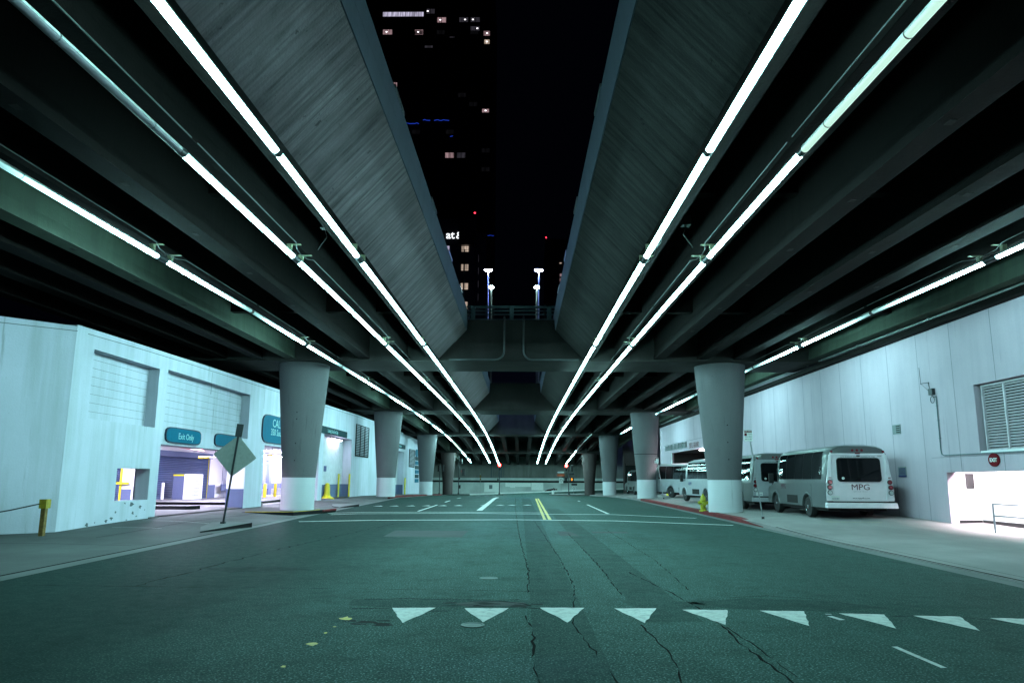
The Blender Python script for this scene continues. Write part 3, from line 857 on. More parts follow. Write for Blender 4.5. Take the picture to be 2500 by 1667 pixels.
# ------------------------------------------------------------------ light pipes
HL = 5.28
def arc_shell(y0, y1, r, a0, a1, n):
    mb = MB()
    pts = [(math.cos(a0 + (a1 - a0) * i / n), math.sin(a0 + (a1 - a0) * i / n)) for i in range(n + 1)]
    ys = frange(y0, y1, 1.8)
    mb.loft([[(r * c, y, r * s) for c, s in pts] for y in ys], cap=False, closed=False)
    return mb
def pipe_fixture(tilt):
    """tilt turns the lit half of the pipe outwards (degrees); the closed half faces the sky slot"""
    t = thing('light_pipe', 'x', 'lamp')
    MB().cyl((0, -.22, 0), (0, .22, 0), .08, n=16).build('lamp_housing', 'steel_dark', t, smooth=True)
    for s in (-1, 1):
        a, b = sorted((s * .21, s * 5.52))
        arc_shell(a, b, .063, R(176 + tilt), R(364 + tilt), 14).build('diffuser', 'pipe', t, smooth=True)
        arc_shell(a, b, .0632, R(4 + tilt), R(176 + tilt), 12).build('top_shell', 'pipe_shell', t, smooth=True)
        for q in (.9, 2.6, 4.7):
            MB().cyl((0, s * q, 0), (0, s * (q + .02), 0), .0655, n=16).build('clamp_ring', 'steel_dark', t, smooth=True)
        MB().cyl((0, s * 5.52, 0), (0, s * 5.6, 0), .07, n=16).build('coupling', 'steel_black', t, smooth=True)
        mb = MB()
        mb.box(-.05, .05, s * .42 - .05, s * .42 + .05, .07, .205); mb.box(-.06, .26, s * .42 - .04, s * .42 + .04, .19, .205)
        mb.build('bracket', 'bracket', t)
    mb = MB(); mb.tube([(.2, -5.5, .19), (.2, -1.0, .19), (.24, -.7, .16), (.16, -.4, .1), (.12, 0, .1), (.16, .4, .1), (.24, .7, .16), (.2, 1.0, .19), (.2, 5.5, .19)], .010, 6)
    mb.build('cable', 'cable', t, smooth=True)
    return t
protos = {'L': pipe_fixture(-10), 'R': pipe_fixture(10)}
fresh = {'L', 'R'}
ROWN = {'L1': 'along the left sloping parapet', 'L2': 'second row left of the sky slot', 'L3': 'outermost left row over the columns',
        'R1': 'along the right sloping parapet', 'R2': 'second row right of the sky slot', 'R3': 'row close to the right wall', 'R4': 'short far row by the right columns'}
rows = {'L1': (-3.92, range(0, 11)), 'L2': (-5.46, range(0, 11)), 'L3': (-8.72, range(1, 11)), 'R1': (2.97, range(0, 11)), 'R2': (4.46, range(0, 11)), 'R3': (11.22, range(1, 7)), 'R4': (8.1, range(7, 11))}
special = {('L1', 0): 'half', ('R1', 0): 'half', ('R2', 0): 'half', ('L2', 0): 'off', ('R4', 7): 'off', ('R4', 8): 'off', ('L3', 8): 'dim'}
dimmed = []
for rn, (x, ks) in rows.items():
    for q, k in enumerate(ks):
        yc = 4.6 + 11.2 * k
        pk = 'R' if rn in ('L1', 'R1') else 'L'
        t = protos[pk] if pk in fresh else copy_tree(protos[pk])
        fresh.discard(pk)
        z0 = 6.95 + DK(yc - 5); z1 = 6.95 + DK(yc + 5)
        t.location = (x, yc, (z0 + z1) / 2); t.rotation_euler = (math.atan2(z1 - z0, 10.0) * (-1 if rn in ('L1', 'R2', 'R3', 'R4') else 1), 0, PI if rn in ('L1', 'R2', 'R3', 'R4') else 0)
        st = special.get((rn, k))
        t['label'] = ('%s glowing light pipe from the camera, %s' if st in (None, 'half') else '%s light pipe from the camera, unlit, %s' if st == 'off' else '%s light pipe from the camera, dimmed, %s') % (ORD[q], ROWN[rn])
        t['group'] = 'rows of tubular light pipes under the viaduct'
        if st: dimmed.append((t, st))
        elif rn in ('L3', 'R3'): dimmed.append((t, 'fade'))
        if (rn, k) == ('R2', 0): dimmed.append((t, 'mint'))
for t, st in dimmed:
            for ch in t.children:
                if ch.name.startswith('diffuser') and (st not in ('half', 'mint') or ((sum(v.co.y for v in ch.data.vertices) > 0) == (abs(t.rotation_euler.z) > 1)) == (st == 'half')):
                    for s in ch.material_slots:
                        s.link = 'OBJECT'; s.material = M[{'dim': 'pipe_dim', 'fade': 'pipe_fade', 'mint': 'pipe_mint'}.get(st, 'pipe_off')]

# ------------------------------------------------------------------ relief walls
def relief(mb, origin, u, v, n, us, vs, depth, mi=lambda a, b: 0, FULL=.9):
    """wall face on a grid; depth(uc, vc) gives the recess of each cell, None = opening"""
    O = Vector(origin); U = Vector(u); V = Vector(v); Nn = Vector(n)
    us = sorted(set(us)); vs = sorted(set(vs)); D = {}
    for i in range(len(us) - 1):
        for j in range(len(vs) - 1):
            D[i, j] = depth((us[i] + us[i + 1]) / 2, (vs[j] + vs[j + 1]) / 2)
    P = lambda a, b, d: O + U * a + V * b - Nn * d
    for (i, j), d in D.items():
        if d is not None:
            mb.add([P(us[i], vs[j], d), P(us[i + 1], vs[j], d), P(us[i + 1], vs[j + 1], d), P(us[i], vs[j + 1], d)], [(0, 1, 2, 3)], mi((us[i] + us[i + 1]) / 2, (vs[j] + vs[j + 1]) / 2))
        for di, dj in ((1, 0), (0, 1)):
            e = D.get((i + di, j + dj), 'x')
            if e == 'x' or e == d: continue
            fu = lambda q, r: FULL((us[q] + us[q + 1]) / 2, (vs[r] + vs[r + 1]) / 2) if callable(FULL) else FULL
            a = fu(i, j) if d is None else d; b = fu(i + di, j + dj) if e is None else e
            if di: q = [P(us[i + 1], vs[j], a), P(us[i + 1], vs[j + 1], a), P(us[i + 1], vs[j + 1], b), P(us[i + 1], vs[j], b)]
            else: q = [P(us[i], vs[j + 1], a), P(us[i + 1], vs[j + 1], a), P(us[i + 1], vs[j + 1], b), P(us[i], vs[j + 1], b)]
            mb.add(q, [(0, 1, 2, 3)])
    return mb
def inr(a, b, r): return r[0] < a < r[1] and r[2] < b < r[3]

# ------------------------------------------------------------------ left garage building
gar = thing('parking_garage', 'pale blue painted concrete garage with entrances along the left pavement', 'building', (WL, 40, 0))
rec = [(21.4, 25.42, 3.5, 5.72), (26.05, 34.22, 3.58, 5.8)]
holes = [(23.28, 25.36, .86, 1.975), (25.96, 34.2, -.6, 2.92), (36.56, 46.6, -.6, 3.4), (47.6, 55.5, -.6, 4.75), (72.8, 80.6, -.8, 4.7)]
us = [20.45, 100] + [q for r in rec + holes for q in r[:2]] + frange(20.45, 100, 4)
vs = [-1.2, 6.3] + [q for r in rec + holes for q in r[2:]]
def dep(a, b):
    for r in holes:
        if inr(a, b, r): return None
    for r in rec:
        if inr(a, b, r): return .42
    return 0
mb = MB()
relief(mb, (WL, 0, 0), (0, 1, 0), (0, 0, 1), (1, 0, 0), us, vs, dep, FULL=lambda a, b: .5 if a < 25.5 else .9)
# rising parapet band on top
topz = interp([(20.45, 6.28), (25.3, 6.42), (38.5, 6.6), (56, 6.9), (72, 7.0), (100, 6.6)])
yt = frange(20.45, 100, 4)
mb.add([p for y in yt for p in ((WL, y, 6.3), (WL, y, max(6.31, topz(y))))], [(2 * i, 2 * i + 2, 2 * i + 3, 2 * i + 1) for i in range(len(yt) - 1)])
mb.add([p for y in yt for p in ((WL, y, max(6.31, topz(y))), (WL - .5, y, max(6.31, topz(y))))], [(2 * i, 2 * i + 2, 2 * i + 3, 2 * i + 1) for i in range(len(yt) - 1)])
# chamfered corner face and the return towards the camera
mb.prism([(WL, 20.45, -1.2), (-15.3, 18.95, -1.2), (-24, 18.95, -1.2), (-24, 19.6, -1.2), (-15.6, 19.6, -1.2), (WL - .9, 21.2, -1.2), (WL - .02, 21.2, -1.2)], (0, 0, 7.46))
mb.build('wall', 'wall_l', gar)
# coping line under the top
mb = MB()
for (x0, y0), (x1, y1) in (((WL + .012, 21.0), (WL + .012, 60)),):
    yy = frange(y0, y1, 3)
    mb.loft([[(x0 - .02, y, topz(y) - .17), (x0, y, topz(y) - .17), (x0, y, topz(y) - .15), (x0 - .02, y, topz(y) - .15)] for y in yy])
mb.prism([(WL + .02, 20.45, 6.10), (-15.3, 18.935, 6.06), (-15.3, 18.95, 6.06), (WL, 20.47, 6.10)], (0, 0, .02))
mb.build('coping_groove', 'joint', gar)
# dark joints of the board lines in the recesses
for y0, y1, z0, z1 in rec:
    mb = MB()
    z = z0 + .28
    while z < z1 - .1:
        mb.box(WL - .425, WL - .415, y0 + .02, y1 - .02, z, z + .009); z += .285
    mb.build('board_line', 'joint', gar)
for y in (29.8, 36.1, 45, 58.8, 65, 71): MB().box(WL - .004, WL + .003, y, y + .018, 5.3, topz(y) - .2).build('wall_seam', 'joint', gar)
# paint chips near the kerb
mb = MB()
for y, z, s in ((24.3, .72, .16), (24.9, .62, .12), (24.45, .42, .09), (23.2, .3, .1), (23.4, .5, .06), (22.9, .22, .1), (24.7, .3, .05), (25.2, .5, .05), (22.3, .22, .05), (23.9, .78, .06), (21.9, .18, .12), (24.1, .2, .05)):
    mb.poly([(WL + .004, y + s * 1.2 * math.cos(a) * random.uniform(.2, 1.1) + z * .02, z + s * math.sin(a) * random.uniform(.2, .8)) for a in [2 * PI * k / 10 for k in range(10)]])
mb.build('paint_chip', 'chip', gar)
MB().box(-24.5, WL - .5, 20.6, 100, 5.85, 6.2).build('roof', 'deck', gar)
# interior of the car entrances
mb = MB()
mb.box(-22.3, -22.0, 20, 71, -.2, 5.9)                       # back wall
mb.box(-22.0, WL - .9, 20.6, 21.0, -.2, 5.9)                 # near end wall
mb.box(-22.0, -20.4, 70.6, 71, -.2, 5.9); mb.box(-20.4, WL - .9, 47.0, 47.3, -.2, 5.9) if False else mb.box(-22.0, -20.2, 70.5, 70.6, -.2, 5.9)
mb.box(-22.0, WL - .91, 21.0, 70.6, 3.55, 3.8)               # ceiling
mb.build('interior_wall', 'white_in', gar)
MB().box(-22.0, -21.93, 26, 48.2, .1, 2.95).build('roller_door', 'roller', gar)
mb = MB(); mb.box(-22.0, -21.75, 26, 48.4, 2.95, 3.3); mb.box(-21.99, -21.88, 48.2, 48.32, .1, 2.95); mb.build('door_hood', 'blue_band', gar)
MB().box(-21.93, -21.90, 48.16, 48.22, .15, 2.9).build('door_guide', 'yellow', gar)
for q in ((-22.0, -21.985, 48.4, 49.6, .1, 1.15), (WL - .895, WL - .02, 34.185, 34.196, .1, 1.12), (WL - .895, WL - .02, 36.564, 36.575, .1, 1.12)):
    MB().box(*q).build('blue_dado', 'blue_band', gar)
mb = MB(); mb.box(WL - .895, WL - .02, 34.19, 34.197, 1.12, 2.9); mb.box(WL - .895, WL - .02, 36.563, 36.57, 1.12, 3.38); mb.build('white_jamb', 'white_in', gar)
MB().box(-18.55, -18.1, 32.0, 32.3, .2, 3.5).build('booth_pier', 'white_in', gar)
MB().box(-18.57, -18.09, 31.985, 31.998, .2, 1.12).build('blue_dado', 'blue_band', gar)
MB().box(-18.64, -18.55, 31.96, 32.05, .2, 2.9).build('door_guide', 'yellow', gar)
MB().box(-19.4, -18.2, 31.88, 31.95, 1.34, 1.44).build('barrier_arm', 'yellow', gar)
# barred gate at the back
mb = MB()
for y in frange(49.8, 67.2, .2): mb.box(-21.6, -21.57, y, y + .03, .1, 2.9)
mb.box(-21.62, -21.55, 49.7, 67.3, 2.85, 2.93)
mb.build('gate_bars', 'blue_band', gar)
MB().box(-21.63, -21.54, 49.7, 67.3, .75, 1.2).build('gate_panel', 'blue_band', gar)
MB().box(-21.8, -21.5, 58.9, 59.5, .1, 3.2).build('gate_post', 'blue_band', gar)
mb = MB(); mb.tube([(-17.5, 25, 3.28), (-17.3, 33, 3.30), (-17.0, 44, 3.3)], .05, 8); mb.tube([(-15.6, 25, 3.2), (-17.2, 33, 3.22), (-18.6, 40, 3.2)], .04, 8)
mb.build('sprinkler_pipe', 'red_pipe', gar, smooth=True)
mb = MB(); mb.tube([(-14.85, 24, 3.12), (-14.85, 46, 3.16)], .025, 8); mb.build('conduit', 'galv', gar, smooth=True)
# loading dock recesses
for y0, y1, yp in ((47.6, 55.5, 49.9), (72.8, 80.6, 75.2)):
    d = GD((y0 + y1) / 2) if y0 > 60 else 0
    if y0 > 60:
        mb = MB(); mb.box(-20, WL - .9, y0 - .3, y0, -1, 5.4); mb.box(-20.3, -20, y0, y1, -1, 5.4); mb.box(-20, WL - .9, y1, y1 + .3, -1, 5.4); mb.box(-20, WL - .9, y0, y1, 4.9, 5.2)
        mb.build('dock_wall', 'white_in', gar)
    MB().box(WL - .80, WL - .68, yp, y1 - .01, .1 + d, 4.7).build('dock_panel', 'dock_door', gar)
    mb = MB(); mb.box(WL - .68, WL - .672, yp, y1 - .012, .1 + d, 1.2 + d); mb.box(WL - .67, WL - .05, y1 - .016, y1 - .006, .1 + d, 1.2 + d); mb.build('dock_dado', 'blue_band', gar)
MB().box(WL - .672, WL - .665, 50.2, 50.9, 2.15, 2.55).build('dock_plate', 'text_blue', gar)
# louvres
def louver(parent, name, y0, y1, z0, z1, x, nx, mat, step, frame=.06, posts=()):
    fr = MB(); sg = nx
    lo, hi = sorted((x, x + sg * .05))
    fr.box(lo, hi, y0, y1, z0, z0 + frame); fr.box(lo, hi, y0, y1, z1 - frame, z1); fr.box(lo, hi, y0, y0 + frame, z0 + frame, z1 - frame); fr.box(lo, hi, y1 - frame, y1, z0 + frame, z1 - frame)
    for p in posts: fr.box(lo, hi, p - .03, p + .03, z0 + frame, z1 - frame)
    g = fr.build(name, mat, parent)
    sl = MB(); z = z0 + frame
    while z < z1 - frame - step * .5:
        a, b = x + sg * .04, x - sg * .05
        sl.add([(a, y0, z), (a, y1, z), (b, y1, z + step * .62), (b, y0, z + step * .62), (a, y0, z + .012), (a, y1, z + .012), (b, y1, z + step * .62 + .012), (b, y0, z + step * .62 + .012)],
               [(0, 1, 2, 3), (4, 5, 6, 7), (0, 1, 5, 4), (2, 3, 7, 6)])
        z += step
    s = sl.build('slat', mat, g)
    MB().box(*sorted((x - sg * .06, x - sg * .062)), y0, y1, z0, z1).build('backing', 'dark_void', g)
    return g
louver(gar, 'louver_panel', 56.6, 61.4, 3.46, 6.12, WL + .03, 1, 'louver_dark', .14, posts=(58.2, 59.8))
louver(gar, 'louver_panel', 84.2, 88.4, 3.05, 5.25, WL + .03, 1, 'louver_dark', .16)
# garage lamps
def strip_lamp(x0, x1, y0, y1, z, mat, label):
    l = thing('ceiling_lamp', label, 'lamp', ((x0 + x1) / 2, (y0 + y1) / 2, z))
    MB().box(x0, x1, y0, y1, z, z + .06).build('housing', 'white_plastic', l)
    MB().box(x0 + .02, x1 - .02, y0 + .02, y1 - .02, z - .05, z - .002).build('tube', mat, l)
strip_lamp(-19.3, -19.0, 27, 30, 3.46, 'lamp_violet', 'violet white strip lamp on the garage ceiling nearest the exit')
strip_lamp(-16.4, -16.1, 30.5, 32.5, 3.46, 'lamp_violet', 'violet white strip lamp on the garage ceiling over the ticket kiosk island')
strip_lamp(-18.5, -18.2, 38, 41, 3.46, 'lamp_violet', 'violet white strip lamp on the garage ceiling behind the pier')
strip_lamp(-20.9, -20.6, 54, 64, 3.46, 'lamp_violet', 'long violet white strip lamp along the barred gate')
strip_lamp(-17.5, -17.2, 46, 50, 3.46, 'lamp_violet', 'violet white strip lamp between the two garage entrances')
strip_lamp(-15.3, -14.8, 36.9, 39.5, 3.44, 'lamp_violet', 'violet white strip lamp just inside the second garage entrance')
strip_lamp(-14.3, -14.1, 51, 54, 4.6, 'lamp_dock', 'violet white strip lamp over the loading dock panel')
strip_lamp(-17, -16.6, 74, 79, 4.8, 'lamp_dock', 'violet white strip lamp in the far loading dock')
struct(MB().sheet([-21.98, -18, -13.75], frange(26, 60, 3), lambda x, y: .225), 'garage_floor', 'gutter', 'garage floor just inside the entrances, its pale colour standing in for lamp light', 'floor')  # pale sheet carries the lamps' brightness on the floor in its colour
# entrance islands
struct(slab(MB(), [(-22, 37.0), (-14.7, 37.0), (-14.6, 37.3), (-14.6, 43.3), (-14.9, 43.6), (-22, 43.6)], -.1, lambda x, y: .36), 'kerb', KM, 'raised garage island carrying the ticket kiosk', 'kerb')
struct(slab(MB(), [(-21.9, 31.5), (-15.2, 31.5), (-14.9, 31.8), (-14.9, 32.2), (-15.2, 32.5), (-21.9, 32.5)], -.1, lambda x, y: .38), 'kerb', KM, 'narrow raised island between the garage lanes', 'kerb')
struct(MB().box(-14.55, -13.9, 36.7, 37.4, -.1, .33), 'kerb', 'kerb', 'short kerb end behind the pier of the garage', 'kerb', bevel=.03)
struct(MB().box(WL - .3, WL + .14, 25.5, 26.05, -.1, .22), 'kerb', 'kerb', 'short black kerb block at the wall corner by the exit', 'kerb', bevel=.03)
# kiosk with rate board
kz = .36
kio = thing('ticket_kiosk', 'grey ticket kiosk with a white rate board and yellow top on the garage island', 'kiosk', (-20.6, 42.2, kz))
MB().box(-21.0, -20.35, 41.6, 42.1, kz, 1.75).build('cabinet', 'blue_band', kio)
MB().box(-21.02, -20.33, 41.58, 42.12, 1.75, 1.84).build('cap', 'yellow', kio)
MB().prism([(-20.33, 41.55, kz), (-20.25, 41.55, kz), (-19.85, 43.0, kz), (-19.93, 43.0, kz)], (0, 0, 1.5)).build('rate_board', 'sign_white', kio)
mb = MB()
for k in range(15):
    z = 1.68 - k * .085; a = random.uniform(.05, .3); b = random.uniform(.6, .95)
    p = lambda t: (-20.247 + .4 * t, 41.55 + 1.45 * t)
    (x0, y0), (x1, y1) = p(a), p(b)
    mb.add([(x0, y0, z), (x1, y1, z), (x1, y1, z + .03), (x0, y0, z + .03)], [(0, 1, 2, 3)])
mb.build('printing', 'text_blue', kio)
def bollard(x, y, z, h, r, mat, label, group='bollards'):
    t = MB(); t.lathe([(r, 0), (r, h - r * .6), (r * .8, h - r * .2), (r * .3, h)], (x, y, z), 14)
    return tag(t.build('bollard', mat, smooth=True), label, 'bollard', group)
bollard(-21.3, 41.0, kz, 1.0, .09, 'white_plastic', 'pale bollard left of the ticket kiosk')
bollard(-21.4, 43.3, kz, .95, .09, 'white_plastic', 'pale bollard right of the ticket kiosk')
bollard(-21.0, 50.2, .2, 1.0, .12, 'yellow', 'yellow bollard in front of the barred gate, behind the diamond sign')
bollard(-19.0, 51.3, .2, 1.05, .12, 'yellow', 'yellow bollard just right of the garage pier')
bollard(-18.9, 53.2, .2, 1.05, .11, 'yellow', 'second yellow bollard right of the garage pier')
mb = MB()
for y in (53.85, 55.6): mb.cyl((WL - .45 + (.4 if y > 55 else -.05), y - (.2 if y > 55 else 0), .2), (WL - .45 + (.4 if y > 55 else -.05), y - (.2 if y > 55 else 0), 2.0), .07, n=10)
gp = thing('guard_post', 'pair of tall yellow guard posts with a chain at the loading dock edge', 'guard post', (WL, 55, .2))
mb.build('post', 'yellow', gp)
mb = MB(); mb.tube([(WL - .5, 53.85, .8)] + [(WL - .5 + .9 * t, 53.85 - 4.0 * t, .8 - .5 * math.sin(PI * t) - .05 * t) for t in (.25, .5, .75, 1)], .015, 6); mb.build('chain', 'steel_black', gp)
bl = thing('bell_bollard', 'bright yellow bell shaped bollard on the pavement by the loading dock', 'bollard', (-14.1, 50.4, .2))
MB().lathe([(.5, 0), (.5, .06), (.38, .12), (.26, .22), (.21, .4), (.19, .95), (.15, 1.08), (.06, 1.14)], (-14.1, 50.4, .18), 20).build('body', 'yellow', bl, smooth=True)
MB().lathe([(.52, 0), (.52, .04)], (-14.1, 50.4, .178), 20).build('flange', 'yellow', bl, smooth=True)
bollard(WL + .25, 80.4, GD(80) + .15, 1.9, .09, 'yellow', 'yellow guard post at the far loading dock behind the second column')
# clearance bars
cb = thing('clearance_bar', 'hanging yellow and white clearance bar in the second garage entrance', 'height bar', (-15.5, 43, 2.6))
mb = MB(); mb.cyl((-16.0, 43.5, 3.05), (-14.6, 43.5, 3.03), .05, n=10); mb.build('bar', 'yellow', cb, smooth=True)
mb = MB(); mb.ball((-16.1, 43.5, 3.05), .11, 8); mb.build('end_cap', 'white_plastic', cb, smooth=True)
mb = MB()
for x in (-15.8, -14.9): mb.cyl((x, 43.5, 3.07), (x, 43.5, 3.55), .02, n=6)
mb.build('hanger', 'steel_black', cb)
cb = thing('clearance_bar', 'hanging yellow tipped clearance bar in the first garage entrance', 'height bar', (-17, 36, 2.6))
mb = MB(); mb.cyl((-18.0, 38.6, 2.78), (-15.7, 38.4, 2.76), .06, n=10); mb.build('bar', 'white_plastic', cb, smooth=True)
MB().cyl((-18.15, 38.61, 2.78), (-17.5, 38.56, 2.776), .075, n=10).build('end_cap', 'yellow', cb, smooth=True)
mb = MB(); mb.cyl((-17.2, 38.55, 2.8), (-17.2, 38.55, 3.5), .02, n=6); mb.build('hanger', 'steel_black', cb)

# signs on the garage
def pill(y0, y1, z0, z1, label, cat='sign', lines=()):
    t = thing('wall_sign', label, cat, (WL, (y0 + y1) / 2, z0), 'teal signs on the garage wall')
    def outline(m):
        r = (z1 - z0) / 2; pts = []
        w = min(.62 if z1 - z0 < 1 else .9, (y1 - y0) * .3)
        for cy, a0 in ((y1 - w - m, -PI / 2), (y0 + w + m, PI / 2)):
            for k in range(9):
                a = a0 + PI * k / 8
                e = abs(math.sin(a)) ** .55 * (1 if math.sin(a) > 0 else -1); f = abs(math.cos(a)) ** .7 * (1 if math.cos(a) > 0 else -1)
                pts.append((cy + w * f, (z0 + z1) / 2 + (r - m) * e))
        return pts
    MB().prism([(WL + .01, y, z) for y, z in outline(0)], (.06, 0, 0)).build('rim', 'sign_teal_rim', t)
    MB().prism([(WL + .02, y, z) for y, z in outline(.045)], (.055, 0, 0)).build('panel', 'sign_teal', t)
    if lines:
        mb = MB()
        for s, size, y, z, st in lines: text_mb(s, size, (WL + .076, y, z), (0, 1, 0), (0, 0, 1), .006, 'LEFT', st, mb)
        mb.build('lettering', 'sign_text', t)
    return t
pill(26.15, 29.08, 3.0, 3.62, 'teal pill shaped sign reading Exit Only over the first garage lane', lines=[('Exit Only', .34, 27.1, 3.18, 1.0)])
pill(30.42, 33.4, 3.05, 3.65, 'blank teal pill shaped sign behind the diamond sign')
pill(35.95, 44.5, 3.52, 5.06, 'large teal sign reading CALIFORNIA, partly hidden by the nearest left column',
     lines=[('CALIFORNIA', .62, 37.35, 4.43, 1.05), ('350 South Grand', .50, 37.15, 3.98, 1.0), ('Entrance', .34, 39.3, 3.64, 1.0)])
t = thing('wall_sign', 'dark green board reading Loading Dock Exit Only above the dock', 'sign', (WL, 50, 4.72))
MB().box(WL + .005, WL + .12, 46.2, 53.45, 4.74, 5.22).build('board', 'sign_green', t)
text_mb('Loading Dock Exit Only', .36, (WL + .123, 48.0, 4.86), (0, 1, 0), (0, 0, 1), .006, 'LEFT', .78).build('lettering', 'sign_text', t)
t = thing('wall_sign', 'small dark board over the far loading dock behind the second left column', 'sign', (WL, 78, 5.05))
MB().box(WL + .005, WL + .12, 73.5, 80.8, 5.04, 5.52).build('board', 'sign_green', t)
text_mb('Loading Dock', .34, (WL + .123, 76.6, 5.16), (0, 1, 0), (0, 0, 1), .006, 'LEFT', .8).build('lettering', 'sign_text', t)
t = thing('wall_sign', 'tall stacked teal direction sign beside the third left column', 'sign', (WL, 90.5, 1.1))
MB().prism([(WL + .01, 90.3 + 1.1 * math.cos(a), 4.95 + .5 * math.sin(a)) for a in [2 * PI * k / 20 for k in range(20)]], (.08, 0, 0)).build('round_panel', 'sign_teal', t)
for k in range(6): MB().box(WL + .01, WL + .09, 89.3, 92.2, 1.15 + k * .57, 1.62 + k * .57).build('panel', 'sign_teal' if k % 2 == 0 else 'sign_green', t)

# ------------------------------------------------------------------ right office building
off = thing('office_building', 'pale blue precast panel building along the right pavement', 'building', (WR, 40, .2))
rl_ = (14.5, 21.42, 2.55, 4.66)
ro = (9.0, 23.2, -.6, 1.97)
re_ = (53.0, 65.2, -.9, 4.15)
us = [-10, 70.5] + [q for r in (rl_, ro, re_) for q in r[:2]] + frange(-10, 70.5, 5)
vs = [-1.2, 8.4] + [q for r in (rl_, ro, re_) for q in r[2:]]
def depr(a, b):
    if inr(a, b, ro) or inr(a, b, re_): return None
    if inr(a, b, rl_): return .3
    return 0
mb = MB(); relief(mb, (WR, 0, 0), (0, 1, 0), (0, 0, 1), (-1, 0, 0), us, vs, depr, FULL=.28)
mb.prism([(WR, 70.5, -1.2), (WR + 12, 70.5, -1.2), (WR + 12, 70.0, -1.2), (WR, 70.0, -1.2)], (0, 0, 9.6))
mb.build('wall', 'wall_r', off)
mb = MB()
for y in (18.4, 20.38, 22.38, 24.3, 26.3, 28.34, 30.28, 32.25, 34.3, 36.3, 38.3, 40.3, 42.3, 44.3, 46.3, 48.3, 50.3, 52.3, 54.3, 56.3):
    z0 = 5.0 if y > 53 else (4.66 if y < 21 else (1.97 if y < 23 else .0))
    mb.box(WR - .004, WR + .01, y - .008, y + .008, z0, 7.0)
mb.box(WR - .004, WR + .01, 20.38 - .009, 20.38 + .009, 1.97, 2.55)
mb.box(WR - .004, WR + .01, 14, 23.95, 2.46, 2.472)
mb.box(WR - .004, WR + .01, 53.0, 68.2, 4.93, 4.96)
mb.build('panel_joint', 'joint', off)
MB().box(WR - .3, WR, -10, 70, 6.86, 7.06).build('ledge', 'girder', off)
g = louver(off, 'louver_panel', 14.6, 21.32, 2.58, 4.62, WR + .2, -1, 'louver', .085, .05, posts=(20.34, 19.36, 18.38, 17.4, 16.4))
# recess behind the exit opening
mb = MB()
mb.box(15.25, 15.5, 5, 23.5, -.6, 3.0); mb.box(WR + .28, 15.25, 23.21, 23.5, -.6, 3.0); mb.box(WR + .02, 15.25, 5, 23.2, 2.45, 2.6); mb.box(WR + .28, 15.25, 4.7, 5, -.6, 3.0)
mb.build('ramp_wall', 'white_in', off)
MB().box(15.222, 15.248, 5, 23.17, -.1, .42).build('ramp_skirting', 'steel_black', off)
MB().box(WR + .28, 15.22, 23.18, 23.208, -.1, .42).build('ramp_skirting', 'steel_black', off)
MB().box(14.80, 15.06, 23.17, 23.20, 1.44, 1.93).build('ramp_panel', 'steel_black', off)
strip_lamp(14.6, 14.9, 13.5, 22.4, 2.36, 'lamp_white', 'hidden strip lamp above the bright exit opening on the right')
mb = MB(); mb.box(WR - .03, WR - .002, 25.72, 26.25, 3.42, 3.77)
small = mb.build('vent', 'louver_far', off)
mb = MB()
for k in range(4): mb.box(WR - .034, WR - .03, 25.75, 26.0, 3.46 + k * .075, 3.50 + k * .075)
mb.build('vent_slot', 'dark_void', small)
# notice
t = thing('wall_notice', 'small blue printed notice low on the right wall beside the bus', 'notice', (WR, 25.8, 1.8))
MB().box(WR - .02, WR - .002, 25.58, 26.1, 1.83, 2.2).build('board', 'sign_back', t)
mb = MB()
for k in range(6): mb.box(WR - .024, WR - .02, 25.62, 26.06, 1.92 + k * .042, 1.94 + k * .042)
mb.box(WR - .024, WR - .02, 25.58, 26.1, 1.83, 1.89)
mb.build('printing', 'text_blue', t)
# oval EXIT sign
t = thing('exit_sign', 'dark red oval EXIT sign above the bright opening on the right', 'sign', (WR, 20.8, 2.1))
MB().prism([(WR - .05, 20.79 + .235 * math.cos(a), 2.315 + .2 * math.sin(a)) for a in [2 * PI * k / 28 for k in range(28)]], (.04, 0, 0)).build('panel', 'sign_red', t)
text_mb('EXIT', .155, (WR - .052, 20.79, 2.262), (0, -1, 0), (0, 0, 1), .005, 'CENTER', 1.0, offset=.004).build('lettering', 'sign_white', t)
# antenna box and conduit
t = thing('antenna_box', 'small grey junction box with whip antenna and looped cable on the right wall', 'antenna', (WR, 23.5, 4.6))
MB().box(WR - .12, WR - .002, 23.4, 23.62, 4.6, 4.82).build('box', 'steel_dark', t, bevel=.01)
mb = MB(); mb.cyl((WR - .15, 23.95, 5.02), (WR - .15, 23.97, 5.62), .009, n=6); mb.cyl((WR - .15, 23.95, 5.05), (WR - .03, 23.66, 5.05), .012, n=6); mb.cyl((WR - .06, 23.66, 5.06), (WR - .06, 23.6, 4.8), .012, n=6); mb.tube([(WR - .15, 23.95, 5.05), (WR - .1, 23.75, 4.85), (WR - .1, 23.62, 4.75)], .006, 5)
mb.build('antenna', 'steel_dark', t)
mb = MB(); mb.tube([(WR - .05, 23.52 + .11 * math.cos(a), 4.44 + .12 * math.sin(a)) for a in [2 * PI * k / 18 for k in range(19)]], .011, 6); mb.tube([(WR - .06, 23.52, 4.6), (WR - .05, 23.46, 4.5), (WR - .05, 23.36, 4.52)], .01, 6)
mb.build('cable_loop', 'steel_dark', t)
mb = MB(); mb.tube([(WR - .03, 23.34, 4.55), (WR - .03, 23.35, 2.7), (WR - .03, 23.32, 2.58), (WR - .03, 23.2, 2.53), (WR - .03, 14, 2.5)], .018, 8)
for z in (3.1, 3.7, 4.2): mb.box(WR - .05, WR - .001, 23.31, 23.38, z, z + .02)
mb.build('conduit', 'rail_blue', off, smooth=True)
